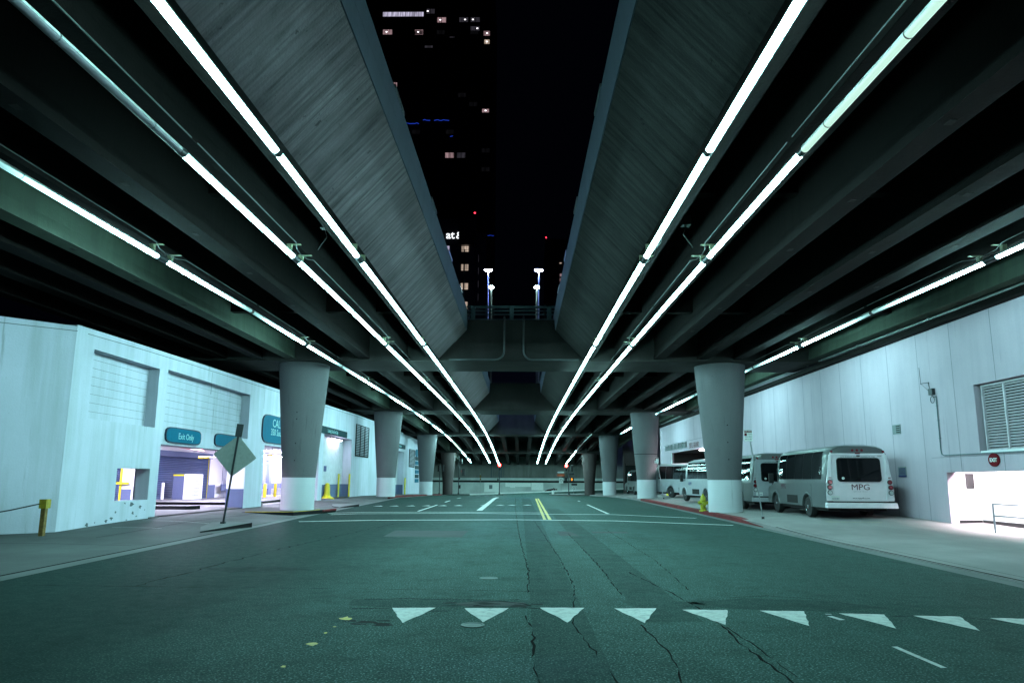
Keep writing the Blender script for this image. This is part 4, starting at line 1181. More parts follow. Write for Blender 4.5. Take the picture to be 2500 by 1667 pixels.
# railing
t = thing('hand_railing', 'low grey two bar railing in front of the bright exit opening', 'railing', (13.7, 20.36, .15))
P = [(13.7, 20.36), (13.7, 18.74), (13.7, 17.12)]
for x, y in P: MB().cyl((x, y, .14), (x, y, 1.05), .026, n=8).build('post', 'rail_blue', t)
for z in (1.03, .70): MB().tube([(P[0][0], P[0][1], z), (P[2][0], P[2][1], z)], .022, 8).build('rail', 'rail_blue', t)
# vehicle entrance with address lettering
mb = MB(); mb.box(26, 26.3, 50, 68, -.6, 5); mb.box(WR + .28, 26, 65.21, 65.5, -.6, 5); mb.box(WR + .28, 26, 52.5, 52.8, -.6, 5); mb.box(WR + .05, 26, 52.8, 65.2, 4.16, 4.4)
mb.build('entrance_interior', 'dark_void', off)
MB().box(WR + .02, WR + .06, 64.9, 65.19, .3, 4.14).build('entrance_jamb', 'white_in', off)
text_mb('355 S. GRAND', .60, (WR - .012, 58.0, 4.3), (0, -1, 0), (0, 0, 1), .01, 'LEFT', .86).build('lettering', 'text_brown', off)
for k in range(6):
    y0 = 58.85 + k * 1.44
    louver(off, 'entrance_louver', y0, y0 + 1.34, 4.42, 4.93, WR - .03, -1, 'louver_far', .1, .04)
strip_lamp(WR + .3, WR + 1.2, 53.6, 56, 4.06, 'lamp_white', 'bright lamp under the lintel of the 355 entrance')

# ------------------------------------------------------------------ far end
fw = thing('retaining_wall', 'tall stained concrete wall with a pale ledge closing the far end of the street', 'wall', (0, 128, -.6))
mb = MB(); mb.box(-60, 60, 128, 128.6, 1.85, 9.0); mb.build('upper_wall', 'wall_far', fw)
mb = MB(); mb.box(-60, 60, 127.4, 128.05, 1.38, 1.85); mb.build('ledge', 'wall_far_lo', fw)
mb = MB(); mb.box(-60, 60, 127.75, 128.3, -3.5, 1.02); mb.build('lower_wall', 'wall_far_lo', fw)
MB().box(-60, 60, 128.2, 128.5, 1.02, 1.38).build('slot', 'dark_void', fw)
mb = MB(); mb.box(-1.9, 1.6 - 2.6, 127.735, 127.75, .1, .95); mb.box(2.0, 4.2, 127.735, 127.75, -.35, 1.0); mb.box(-6.7, -3.9, 127.735, 127.75, -.75, 1.0)
mb.box(-2.8, 2.2 - .3, 127.742, 127.75, .25, .95)
mb.build('paint_patch', 'far_patch', fw)
MB().box(-5.8, -5.2, 127.70, 127.735, -.15, .55).build('wall_plate', 'louver_far', fw)
mb = MB()
for x in (-5.5, -5.0, -4.6, -4.1, -3.7, -3.2): mb.box(x, x + random.uniform(.05, .25), 127.985, 128.0, 1.86, 4.4)
mb.build('drip_stain', 'chip', fw)
mb = MB(); mb.sheet(frange(-44, 44, 4), [124.8, 128], lambda x, y: gz(x, 125) + .16); mb.sheet(frange(-44, 44, 4), [124.8, 124.801], lambda x, y: gz(x, 125) + (.16 if y < 124.8005 else -.1))
struct(mb, 'sidewalk', 'far_patch', 'pale far pavement at the foot of the retaining wall', 'pavement')
mb = MB(); slab(mb, [(4.4, 107.5), (5.2, 106.8), (13, 106.5), (30, 106.5), (30, 112), (13, 112.5), (6, 111.5), (4.6, 109.5)], -1.5, lambda x, y: gz(x, y) + .15)
struct(mb, 'sidewalk', ['kerb', 'sidewalk_brightened'], 'corner pavement under the far right traffic signal', 'pavement')
mb = MB(); slab(mb, [(-3.9, 108.3), (-2.7, 108.3), (-2.5, 109.6), (-4.1, 109.6)], -1.5, lambda x, y: gz(x, y) + .13)
slab(mb, [(-30, 106.5), (-8.6, 106.5), (-7.9, 108.0), (-8.4, 110), (-30, 110)], -1.5, lambda x, y: gz(x, y) + .15)
struct(mb, 'sidewalk', ['kerb', 'sidewalk_brightened'], 'corner pavements under the left traffic signals', 'pavement')
# brown building behind the right columns and a dark one on the left, across the side street
fb = thing('corner_building', 'brown stone corner building with dark openings behind the right columns', 'building', (28, 100, -1))
mb = MB(); relief(mb, (15.2, 100, -1.5), (1, 0, 0), (0, 0, 1), (0, -1, 0), [0, 4.2, 4.9, 9, 30], [0, 2.0, 5.2, 10], lambda a, b: None if (2.0 < b < 5.2 and (a < 4.2 or 4.9 < a < 9)) else 0)
mb.box(15.3, 45, 103, 103.3, -2, 9); mb.build('wall', 'column_raw', fb)
MB().box(15.3, 26, 101.2, 101.3, .4, 4).build('opening', 'dark_void', fb)
fb2 = thing('corner_building', 'dark building across the side street beyond the garage', 'building', (-30, 104, -1))
MB().box(-60, -13.9, 100.2, 101, -2, 9).build('wall', 'wall_far', fb2)
bollard(12.6, 96, GD(96) + .3, 1.0, .12, 'yellow', 'small yellow bollard by the corner building behind the third right column')

# ------------------------------------------------------------------ traffic signals and far signs
def sighead(p, x, y, z, lit=None, face=-1, w=.32, mat='sig_red'):
    h = MB(); h.box(x - w / 2, x + w / 2, y, y + .2, z - .5, z + .5)
    s = h.build('signal_head', 'steel_black', p, bevel=.02)
    for k in range(3):
        zz = z + .31 - k * .31
        v = MB(); v.cyl((x, y - .17, zz), (x, y + .01, zz), .135, n=14); v.build('visor', 'steel_black', s)
        l = MB(); l.cyl((x, y - .185, zz), (x, y - .175, zz), .21 if lit == k else .11, n=16); l.build('lens', mat if lit == k else 'dark_void', s)  # lit lens enlarged to stand in for its glow
    return s
def sigpole(x, y, z0, h, name, label):
    p = thing(name, label, 'traffic signal', (x, y, z0), 'traffic signals at the far junction')
    MB().lathe([(.16, 0), (.13, .15), (.075, .3), (.06, h)], (x, y, z0), 12).build('pole', 'steel_dark', p, smooth=True)
    return p
Ys = 108.6
p = sigpole(-3.32, Ys, gz(-3.3, Ys) + .12, 4.1, 'traffic_signal', 'red traffic signal on a thin pole left of the yellow lines')
sighead(p, -3.3, Ys - .3, 3.5, 0); MB().box(-3.65, -3.45, Ys - .1, Ys + .1, 1.25, 1.75).build('control_box', 'steel_black', p)
p = sigpole(7.55, Ys, gz(7.5, Ys) + .14, 4.4, 'traffic_signal', 'red traffic signal with an orange walk signal beside the far right column')
sighead(p, 7.15, Ys - .3, 3.42, 0); sighead(p, 8.05, Ys - .2, 3.35, None)
ph = MB(); ph.box(7.75, 8.35, Ys - .3, Ys - .02, 1.35, 1.92); w = ph.build('walk_signal', 'steel_black', p)
mb = MB(); mb.prism([(8.03 + dx, Ys - .31, 1.64 + dz) for dx, dz in ((-.07, -.2), (.06, -.2), (.1, -.02), (.13, .06), (.06, .1), (.06, .2), (-.07, .22), (-.12, .1), (-.1, -.05))], (0, .008, 0)); mb.build('hand_symbol', 'sig_amber', w)
MB().box(6.85, 7.35, Ys - .25, Ys, 1.4, 1.9).build('walk_signal', 'steel_black', p)
MB().box(7.6, 8.4, Ys - .12, Ys - .08, 2.35, 2.6).build('street_sign', 'steel_dark', p)
p = sigpole(-9.72, Ys, gz(-9.7, Ys) + .14, 6.0, 'traffic_signal', 'tall signal pole with side signals beside the far left column')
MB().box(-9.45, -9.15, Ys - .25, Ys + .15, 4.0, 4.75).build('signal_head', 'steel_black', p)
s = MB(); s.box(-9.25, -8.75, Ys - .2, Ys + .2, 2.15, 3.2); sh = s.build('signal_head', 'steel_black', p)
MB().cyl((-9.28, Ys - .1, 2.85), (-9.25, Ys - .1, 2.85), .1, n=12).build('lens', 'sig_redlow', sh)
MB().box(-9.75, -9.5, Ys - .2, Ys, 1.55, 1.85).build('push_button', 'steel_black', p)
MB().box(-9.68, -9.4, Ys - .2, Ys + .1, .15, .7).build('control_box', 'steel_black', p)
p = sigpole(-12.2, 104.2, GD(104) + .14, 4.4, 'traffic_signal', 'dark unlit signals in front of the far left column')
for x in (-12.35, -11.7):
    sighead(p, x, 103.8, 3.2, None)
p = sigpole(12.55, 104.6, GD(104) + .2, 3.3, 'traffic_signal', 'dim red signal in front of the far right column')
sh = sighead(p, 12.9, 104.2, 2.75, 0, mat='sig_redlow')
# one way and no parking signs
def post_sign(x, y, h, label, panels, name='street_sign', pm='galv'):
    z0 = gz(x, y) + .14
    t = thing(name, label, 'sign', (x, y, z0))
    MB().cyl((x, y, z0), (x, y, h), .035, n=8).build('post', pm, t)
    for (dx, dz, w, hh, mat, shape) in panels:
        if shape == 'arrow': pts = [(x + dx - w / 2, y - .05, h + dz), (x + dx - w / 2 + .18, y - .05, h + dz + hh / 2), (x + dx + w / 2, y - .05, h + dz + hh / 2), (x + dx + w / 2, y - .05, h + dz - hh / 2), (x + dx - w / 2 + .18, y - .05, h + dz - hh / 2)]
        elif shape == 'round': pts = [(x + dx + w / 2 * math.cos(a), y - .05, h + dz + hh / 2 * math.sin(a)) for a in [2 * PI * k / 20 for k in range(20)]]
        else: pts = [(x + dx - w / 2, y - .05, h + dz - hh / 2), (x + dx + w / 2, y - .05, h + dz - hh / 2), (x + dx + w / 2, y - .05, h + dz + hh / 2), (x + dx - w / 2, y - .05, h + dz + hh / 2)]
        MB().prism(pts, (0, .02, 0)).build('panel', mat, t)
        if mat == 'sign_white' and shape != 'arrow':
            mb = MB(); mb.tube([(x + dx + w * .3 * math.cos(a), y - .056, h + dz + hh * .3 * math.sin(a)) for a in [2 * PI * k / 20 for k in range(21)]], .03, 5); mb.tube([(x + dx - .1, y - .056, h + dz + .1), (x + dx + .1, y - .056, h + dz - .1)], .025, 5)
            mb.build('symbol', 'steel_black', t)
    return t
post_sign(7.4, 126.2, 2.4, 'orange detour arrow over a white arrow and a no turn sign on the far pavement', [(-.1, 0, 1.4, .38, 'sign_orange', 'arrow'), (-.1, .5, 1.3, .3, 'sign_white', 'arrow'), (0, -.95, .75, .95, 'sign_white', 'rect')])
post_sign(8.4, 109.6, 1.05, 'dark one way arrow over a round no turn sign beside the far right signal', [(.05, -.2, 1.0, .32, 'steel_dark', 'arrow'), (0, -.8, .58, .62, 'sign_white', 'round')])
post_sign(-7.3, 125.6, 2.6, 'thin post with small brown signs on the far left pavement', [(0, -.5, .28, .5, 'yellow_rust', 'rect'), (.02, -1.0, .24, .35, 'yellow_rust', 'rect')])
# bucket and sleeping person
bk = thing('bucket', 'small white bucket standing on the far right corner', 'bucket', (5.1, 109.2, gz(5.1, 109.2) + .15))
MB().lathe([(.17, 0), (.22, .5), (.235, .5), (.235, .54), (.2, .54), (.16, .02)], (5.1, 109.2, gz(5.1, 109.2) + .15), 18).build('pail', 'white_plastic', bk, smooth=True)
MB().tube([(5.1 + .23 * math.cos(a), 109.2 - .02, gz(5.1, 109.2) + .68 + .12 * math.sin(a)) for a in [PI * k / 8 for k in range(9)]], .01, 5).build('handle', 'galv', bk)
def person():
    zg = gz(5.6, 125) + .16
    me = bpy.data.meshes.new('person')
    # joints of a figure lying on its side, head to the right, knees drawn up a little
    J = [((5.55, 126.6, .20), .17), ((5.85, 126.6, .22), .16), ((6.12, 126.6, .25), .17), ((6.30, 126.6, .24), .10), ((6.36, 126.58, .24), .075), ((6.50, 126.58, .23), .105), ((6.58, 126.58, .23), .10),
         ((5.40, 126.5, .22), .13), ((5.02, 126.3, .20), .10), ((4.62, 126.45, .13), .07), ((4.50, 126.35, .10), .05),
         ((5.38, 126.7, .14), .12), ((4.98, 126.6, .13), .10), ((4.55, 126.7, .09), .07), ((4.42, 126.6, .08), .05),
         ((6.18, 126.45, .36), .08), ((5.98, 126.3, .46), .06), ((6.16, 126.2, .30), .05), ((6.24, 126.18, .26), .045)]
    E = [(0, 1), (1, 2), (2, 3), (3, 4), (4, 5), (5, 6), (0, 7), (7, 8), (8, 9), (9, 10), (0, 11), (11, 12), (12, 13), (13, 14), (2, 15), (15, 16), (16, 17), (17, 18)]
    J = [((x, y, z * 1.18 - .045 + .042 * (x - 5.6)), r * (1.42 if x < 6.25 and r > .09 else 1.15)) for (x, y, z), r in J]
    me.from_pydata([(x, y, z + zg) for (x, y, z), r in J], E, [])
    o = bpy.data.objects.new('person', me); COL.objects.link(o)
    sk = o.modifiers.new('skin', 'SKIN'); 
    for i, (_, r) in enumerate(J): me.skin_vertices[0].data[i].radius = (r, r)
    me.skin_vertices[0].data[0].use_root = True
    ss = o.modifiers.new('smooth', 'SUBSURF'); ss.levels = 2; ss.render_levels = 2
    me.materials.append(M['cloth'])
    tag(o, 'person in dark reddish brown clothes lying on the far pavement against the wall', 'person')
    mb = MB(); mb.ball((6.58, 126.59, zg + .28), .13, 12, (1, 1, 1)); mb.build('hair', 'cloth_dark', o, world=False)
    mb = MB(); mb.ball((6.53, 126.46, zg + .26), .075, 10, (1.1, .7, 1)); mb.ball((6.53, 126.40, zg + .26), .022, 6); mb.build('face', 'skin', o, world=False)
    for i, (a, b) in enumerate((((6.24, 126.18), .30),)):
        mb = MB()
        mb.ball((a[0] + .05, a[1] - .02, zg + b), .045, 8, (1.2, .6, .5))
        for k in range(4): mb.cyl((a[0] + .09, a[1] - .04 + k * .02, zg + b), (a[0] + .16 - abs(k - 1.5) * .01, a[1] - .045 + k * .022, zg + b - .02), .009, n=6)
        mb.cyl((a[0] + .04, a[1] - .05, zg + b + .01), (a[0] + .1, a[1] - .09, zg + b + .01), .01, n=6)
        mb.build('hand', 'skin', o, world=False)
person()

# ------------------------------------------------------------------ near street furniture
# diamond warning sign seen from behind
t = thing('warning_sign', 'diamond shaped traffic sign seen from the back on a leaning post by the left kerb', 'sign', (-10.05, 23.5, .12))
top = Vector((-9.75, 23.62, 3.42)); bot = Vector((-10.05, 23.5, .1))
d = (top - bot).normalized(); sd = Vector((.98, .2, 0)); sd = (sd - d * sd.dot(d)).normalized(); nn = sd.cross(d)
mb = MB(); w = .03
mb.loft([[p + sd * a + nn * b for a, b in ((-w, -w), (w, -w), (w, w), (-w, w))] for p in (bot, top)]); mb.build('post', 'steel_dark', t)
c = bot + d * 2.32 - nn * .045
pts = []
for k in range(4):
    a = PI / 2 * k
    for q in (-.09, 0, .09):
        r = .70 if q == 0 else .655
        pts.append(c + sd * (r * math.cos(a + q)) + d * (r * math.sin(a + q)))
MB().prism(pts, nn * .012).build('panel', 'sign_back', t)
c = bot + d * 3.2
MB().prism([c + sd * a + d * b + nn * .05 for a, b in ((-.1, -.22), (.12, -.22), (.12, .22), (-.1, .22))], -nn * .06 ).build('small_plate', 'steel_dark', t)
MB().box(-10.12, -9.98, 23.43, 23.57, .1, .2).build('base', 'steel_dark', t)
# rope post at the left edge
t = thing('rope_post', 'rusty post with a yellow top holding a dark rope beside the left wall', 'post', (-13.3, 19.3, 0))
MB().box(-13.36, -13.24, 19.24, 19.36, 0, .92).build('post', 'yellow_rust', t)
MB().box(-13.4, -13.2, 19.2, 19.4, .80, 1.05).build('cap', 'yellow_old', t)
MB().tube([(-13.3, 19.25, .95)] + [(-13.3 - 3.4 * q, 19.25 - 1.7 * q, .95 - .62 * q + .18 * q * q - .12 * math.sin(PI * q)) for q in (.2, .4, .6, .8, 1)], .018, 6).build('rope', 'wood', t, smooth=True)
# no stopping signs
def nostop(x, y, z0, h, lean, label, words):
    t = thing('parking_sign', label, 'sign', (x, y, z0), 'no stopping signs on the right pavement')
    tx = x - lean
    MB().cyl((x, y, z0), (tx, y, h), .028, n=8).build('post', 'galv', t)
    MB().lathe([(.06, 0), (.05, .1)], (x, y, z0 - .01), 10).build('base', 'steel_black', t)
    w, hh = .165, .225
    px = tx - .03; zc = h - .18
    MB().prism([(px + a, y - .035, zc + b) for a, b in ((-w, -hh + .03), (-w + .03, -hh), (w - .03, -hh), (w, -hh + .03), (w, hh - .03), (w - .03, hh), (-w + .03, hh), (-w, hh - .03))], (0, .006, 0)).build('panel', 'sign_white', t)
    mb = MB(); mb.box(px - w + .01, px + w - .01, y - .039, y - .0355, zc + .12, zc + .21); mb.box(px - w + .012, px - w + .11, y - .039, y - .0355, zc - .01, zc + .10)
    mb.build('red_field', 'sign_red', t)
    mb = MB()
    text_mb('TOW-AWAY', .062, (px, y - .0395, zc + .145), (1, 0, 0), (0, 0, 1), .002, 'CENTER', .92, mb)
    mb.build('header', 'sign_white', t)
    mb = MB()
    text_mb('NO STOPPING', .05, (px + .03, y - .0395, zc + .04), (1, 0, 0), (0, 0, 1), .002, 'CENTER', .8, mb)
    text_mb('ANY TIME', .062, (px, y - .0395, zc - .07), (1, 0, 0), (0, 0, 1), .002, 'CENTER', .95, mb)
    mb.box(px - .1, px + .1, y - .0395, y - .0355, zc - .145, zc - .135)
    for s in (-1, 1): mb.poly([(px + s * .13, y - .0395, zc - .14), (px + s * .09, y - .0395, zc - .115), (px + s * .09, y - .0395, zc - .165)])
    mb.build('lettering', 'text_maroon', t)
zz = zr(9.55, 27.6)
nostop(9.55, 27.6, zz, 3.62, .40, 'red and white no stopping sign on a leaning post, in front of the nearest bus', 1)
nostop(11.1, 54, zr(11.1, 54), 3.35, .45, 'smaller no stopping sign on a leaning post beside the second right column', 1)
# hydrant
hx, hy = 9.05, 34.6; hz = zr(hx, hy)
t = thing('fire_hydrant', 'yellow fire hydrant on the red kerb beside the nearest right column', 'hydrant', (hx, hy, hz))
MB().lathe([(.2, 0), (.2, .05), (.13, .07), (.125, .5), (.155, .52), (.155, .57), (.14, .6), (.12, .7), (.06, .78), (.045, .8), (.045, .86)], (hx, hy, hz), 16).build('barrel', 'hydrant', t, smooth=True)
for dx in (-1, 1): MB().cyl((hx + dx * .1, hy, hz + .43), (hx + dx * .24, hy, hz + .43), .075, .08, 12).build('nozzle', 'hydrant', t, smooth=True)
MB().cyl((hx, hy - .1, hz + .36), (hx, hy - .25, hz + .36), .1, .105, 12).build('nozzle', 'hydrant', t, smooth=True)
mb = MB(); mb.tube([(hx - .2, hy - .02, hz + .38), (hx - .15, hy - .12, hz + .2), (hx - .02, hy - .2, hz + .27)], .012, 5); mb.build('chain', 'hydrant', t)
bollard(13.55, 63.3, zr(13.55, 63.3), .85, .3, 'yellow', 'stubby yellow bollard under the white shuttle at the 355 entrance')
line([(10.6, 24.4), (12.6, 24.2), (14.1, 25.0)], .05, 'yellow_paint', 'worn yellow bay line behind the nearest bus', 'bay_line', dz=.27)

# ------------------------------------------------------------------ shuttle buses
def wheel(parent, x, y, r=.40, wdt=.24, sgn=-1):
    w = thing('wheel', '', None, (x, y, r)); w.parent = parent
    del w['label']
    w.name = 'wheel'
    mb = MB(); n = 28
    prof = [(r * .62, -wdt / 2), (r * .93, -wdt / 2), (r, -wdt * .32), (r, wdt * .32), (r * .93, wdt / 2), (r * .62, wdt / 2)]
    mb.loft([[(a, rr * math.cos(2 * PI * i / n), rr * math.sin(2 * PI * i / n)) for i in range(n)] for rr, a in prof], cap=True)
    mb.build('tyre', 'tyre', w, world=False, smooth=True)
    mb = MB(); s = sgn * wdt / 2
    prof = [(r * .63, s * 1.01), (r * .55, s * .9), (r * .5, s * .62), (r * .2, s * .72), (r * .17, s * 1.15), (.001, s * 1.18)]
    mb.loft([[(a, rr * math.cos(2 * PI * i / n), rr * math.sin(2 * PI * i / n)) for i in range(n)] for rr, a in prof], cap=False)
    mb.build('rim', 'chrome', w, world=False, smooth=True)
    return w

def bus(label, paint, logo, loc, rz, full=True, colour='text_maroon'):
    t = thing('shuttle_bus', label, 'bus', loc, 'shuttle buses parked on the right pavement', rz)
    W = 1.2; L = 5.35; F = 6.75; yr, yf = 1.95, 5.75; rw = .47
    def arch(yc, z0=.42):
        return [(yc + rw * math.cos(a), max(z0, .42 + rw * math.sin(a))) for a in [PI * k / 10 for k in range(11)]]
    # lower shell with real wheel arches
    side = [(-.02, .42)] + arch(yr)[::-1] + arch(yf)[::-1] + [(F, .42), (F + .06, .62), (F, 1.0), (F - .1, 1.12), (L + .55, 1.28), (L, 1.32), (-.02, 1.32)]
    mb = MB(); mb.prism([(-W, y, z) for y, z in side], (2 * W, 0, 0))
    # upper shell: sides lean in, rounded roof, rounded rear
    def ring(y, k, dz):
        half = [(1.2 * k, 1.30), (1.185 * k, 1.5), (1.12 * k, 2.22), (1.07 * k, 2.42 + dz), (.95 * k, 2.60 + dz), (.72 * k, 2.69 + dz), (.35 * k, 2.73 + dz)]
        return [(-x, y, z) for x, z in half] + [(x, y, z) for x, z in half[::-1]]
    mb.loft([ring(-.0, .955, -.16), ring(.04, .985, -.06), ring(.14, 1.0, -.01), ring(.5, 1.0, 0), ring(L - .3, 1.0, 0), ring(L + .1, .99, -.04), ring(L + .3, .95, -.16)])
    side_paint = 'bus_dark' if logo == 'MPG' else 'bus_dimmed'
    b = mb.build('body', side_paint, t, world=False, smooth=True, flat_angle=32)
    # cab with raked windscreen
    mb = MB(); mb.prism([(-.95, L + .1, 1.2), (-.95, F - .45, 1.22), (-.95, L + .75, 2.02), (-.95, L + .1, 2.2)], (1.9, 0, 0)); mb.build('cab', side_paint, t, world=False, bevel=.04)
    mb = MB()
    mb.prism([(-.86, F - .52, 1.285), (.86, F - .52, 1.285), (.8, L + .80, 2.0), (-.8, L + .80, 2.0)], (0, .03, .03)); mb.build('windscreen', 'glass', t, world=False)
    for s in (-1, 1):
        MB().prism([(s * .955, L + .2, 1.3), (s * .955, F - .62, 1.3), (s * .955, L + .78, 1.93), (s * .955, L + .2, 1.95)], (s * .012, 0, 0)).build('cab_window', 'glass', t, world=False)
        mb = MB(); mb.box(*sorted((s * 1.18, s * 1.38)), L + .62, L + .74, 1.28, 1.72); mb.cyl((s * .96, L + .75, 1.35), (s * 1.25, L + .68, 1.4), .02, n=6); mb.build('mirror', 'steel_black', t, world=False, bevel=.02)
        MB().box(*sorted((s * .62, s * .98)), F + .01, F + .05, .72, .95).build('headlight', 'lens_clear', t, world=False)
        # side windows, five dark panes leaning with the wall, their top edge curling to the roof
        n = 5; a0, a1 = .42, L - .15
        for k in range(n):
            y0 = a0 + (a1 - a0) * k / n + .01; y1 = a0 + (a1 - a0) * (k + 1) / n - .01
            prof = [(1.189, 1.46), (1.155, 1.84), (1.123, 2.22), (1.073, 2.425), (1.03, 2.49)]
            off_ = .012
            mb = MB(); mb.loft([[(s * (x + off_), y, z) for y in (y0, y1)] for x, z in prof], cap=False, closed=False)
            mb.build('side_window', 'glass', t, world=False, smooth=True)
        wheel(t, s * (W - .16), yr, .40, .26, s); wheel(t, s * (W - .14), yf, .40, .22, s)
        mb = MB(); mb.loft([[(s * (W + o), yr + (rw + .0) * math.cos(a) * q, .42 + rw * math.sin(a) * q) for o, q in ((0, 1.0), (.03, 1.03), (.03, 1.12), (0, 1.16))] for a in [PI * k / 12 for k in range(13)]])
        mb.build('wheel_trim', side_paint, t, world=False, smooth=True)
        mb = MB(); mb.loft([[(s * (W + o), yf + rw * math.cos(a) * q, .42 + rw * math.sin(a) * q) for o, q in ((0, 1.0), (.04, 1.03), (.04, 1.14), (0, 1.18))] for a in [PI * k / 12 for k in range(13)]])
        mb.build('wheel_trim', side_paint, t, world=False, smooth=True)
        mb = MB(); mb.box(*sorted((s * W, s * (W + .008))), 3.0, 4.25, .5, .82); mb.build('side_vent', 'under', t, world=False)
        mb = MB(); mb.box(*sorted((s * W, s * (W + .012))), 0.1, 5.1, .97, 1.0); mb.box(*sorted((s * W, s * (W + .01))), 1.45, 1.47, .55, 1.28); mb.build('side_moulding', side_paint, t, world=False)
        mb = text_mb(logo, .30, (s * (W + .004), 4.95 if s < 0 else 4.2, 1.06), (0, -1 if s < 0 else 1, 0), (0, 0, 1), .004, 'LEFT', 1.0)
        mb.build('side_lettering', colour, t, world=False)
    mb = MB(); mb.box(-1.05, 1.05, .3, F - .3, .3, .46); mb.build('chassis', 'under', t, world=False)
    # rear
    mb = MB(); mb.prism([(-1.27, -.16, .42), (1.27, -.16, .42), (1.25, -.14, .62), (-1.25, -.14, .62)], (0, .2, 0)); mb.build('bumper', paint, t, world=False, bevel=.025)
    mb = MB(); mb.box(-1.2, 1.2, -.1, -.015, .64, .665); mb.build('bumper_gap', 'under', t, world=False)
    mb = MB()
    # recessed rear door panel edges, pillars standing proud at both sides
    for s in (-1, 1):
        mb.loft([[(s * xo, -.035, z), (s * xi, -.06, z), (s * (xi - .06), -.022, z), (s * (xi - .06), .02, z), (s * xo, .02, z)] for z, xo, xi in ((.68, 1.2, .90), (1.0, 1.2, .96), (1.32, 1.19, 1.0), (1.7, 1.12, 1.0), (2.1, 1.08, .98), (2.36, 1.03, .95))])
    mb.prism([(-1.0, -.03, 2.36), (1.0, -.03, 2.36), (.98, .02, 2.44), (-.98, .02, 2.44)], (0, .06, 0))
    mb.prism([(-.98, -.038, 1.29), (.98, -.038, 1.29), (.95, -.016, 2.36), (-.95, -.016, 2.36)], (0, .1, 0))
    mb.prism([(-.98, -.042, .67), (.98, -.042, .67), (.98, -.038, 1.29), (-.98, -.038, 1.29)], (0, .05, 0))
    mb.build('rear_cap', paint, t, world=False, smooth=True, flat_angle=25)
    def rrect(x0, x1, z0, z1, r, tx=0):
        pts = []
        for cx, cz, a0 in ((x1 - r, z1 - r, 0), (x0 + r, z1 - r, 90), (x0 + r, z0 + r, 180), (x1 - r, z0 + r, 270)):
            for k in range(6):
                a = R(a0 + 18 * k); pts.append((cx + r * math.cos(a), cz + r * math.sin(a)))
        return pts
    MB().prism([(x, -.095 + .065 * (z - 1.4) / .82, z) for x, z in rrect(-.76, .76, 1.40, 2.22, .1)], (0, .06, 0)).build('rear_window', 'glass_flat', t, world=False)
    MB().prism([(x, -.088 + .062 * (z - 1.4) / .82, z) for x, z in rrect(-.785, .785, 1.375, 2.245, .12)], (0, .08, 0)).build('window_seal', 'under', t, world=False)
    for s in (-1, 1):
        for k, (z, mt) in enumerate(((1.36, 'lens_red'), (1.17, 'lens_red'), (.98, 'lens_clear'))):
            x = s * (1.085 - .02 * (k == 0))
            q = MB(); q.cyl((x, -.075, z), (x, -.02, z), .09, n=18); q.build('light_bezel', 'under', t, world=False)
            q = MB(); q.cyl((x, -.09, z), (x, -.07, z), .072, n=18); q.build('tail_light', mt, t, world=False)
        MB().box(s * 1.06 - .04, s * 1.06 + .04, -.075, -.03, 1.5, 1.535).build('side_marker', 'lens_red', t, world=False)
        q = MB(); q.cyl((s * .93, -.03, 2.47), (s * .93, .03, 2.47), .045, n=12); q.build('marker_light', 'lens_red', t, world=False)
    for x in (-.17, 0, .17):
        q = MB(); q.cyl((x, -.02, 2.52), (x, .1, 2.52), .045, n=12); q.build('marker_light', 'lens_red', t, world=False)
    MB().box(-.08, .08, -.045, 0, 2.385, 2.43).build('brake_light', 'lens_red', t, world=False)
    MB().box(-.04, .06, -.07, 0, 2.29, 2.34).build('rear_camera', 'steel_black', t, world=False)
    if full:
        MB().box(-1.06, -.76, -.075, -.05, .70, .86).build('license_plate', 'sign_white', t, world=False)
        mb = MB(); text_mb('1275381', .085, (-.91, -.077, .735), (1, 0, 0), (0, 0, 1), .002, 'CENTER', .9, mb); mb.build('plate_lettering', 'text_blue', t, world=False)
        mb = text_mb(logo, .30, (.02, -.042, 1.08), (1, 0, 0), (0, 0, 1), .005, 'CENTER', 1.12); mb.build('logo', colour, t, world=False)
        mb = text_mb('O F F I C E  T R U S T', .055, (.02, -.044, 1.0), (1, 0, 0), (0, 0, 1), .003, 'CENTER', 1.0); mb.build('logo_subtitle', 'bus_dimmed', t, world=False)
        mb = text_mb('LOW EMISSION VEHICLE POWERED BY CNG', .062, (0, -.022, 2.262), (1, 0, 0), (0, 0, 1), .003, 'CENTER', 1.0); mb.build('slogan', 'text_dark', t, world=False)
        mb = text_mb('www.mpgoffice.com', .075, (.02, -.044, .76), (1, 0, 0), (0, 0, 1), .003, 'CENTER', 1.0); mb.build('web_address', 'text_dark', t, world=False)
        mb = text_mb('91076', .055, (.78, -.022, 2.29), (1, 0, 0), (0, 0, 1), .003, 'CENTER', 1.0); mb.build('fleet_number', 'text_dark', t, world=False)
        MB().prism([(1.0 + .05 * a, -.04, .78 + .035 * b) for a, b in ((-1, 0), (0, -1), (1, 0), (0, 1))], (0, .006, 0)).build('fuel_badge', 'text_blue', t, world=False)
        q = MB(); q.cyl((-.6, -.10, 1.5), (-.6, -.08, 1.5), .05, n=16); q.build('round_sticker', 'sign_white', t, world=False)
        text_mb('$', .06, (-.6, -.101, 1.478), (1, 0, 0), (0, 0, 1), .002, 'CENTER').build('sticker_symbol', 'text_dark', t, world=False)
    return t
zb = lambda x, y: zr(x, y) - .01
bus('white shuttle bus nearest the camera, MPG in maroon on its back', 'bus_white', 'MPG', (12.42, 25.55, zb(12.2, 27) - .02), R(-2.5))
bus('dimly lit white shuttle bus parked ahead of the nearest one, half hidden behind it', 'bus_dimmed', 'MPG', (12.28, 33.2, zb(12.1, 35) - .02), R(-1))
bus('white shuttle bus lettered ABM beside the nearest right column', 'bus_dimmed', 'ABM', (12.75, 40.9, zb(12.5, 43)), R(6), True, 'text_blue')
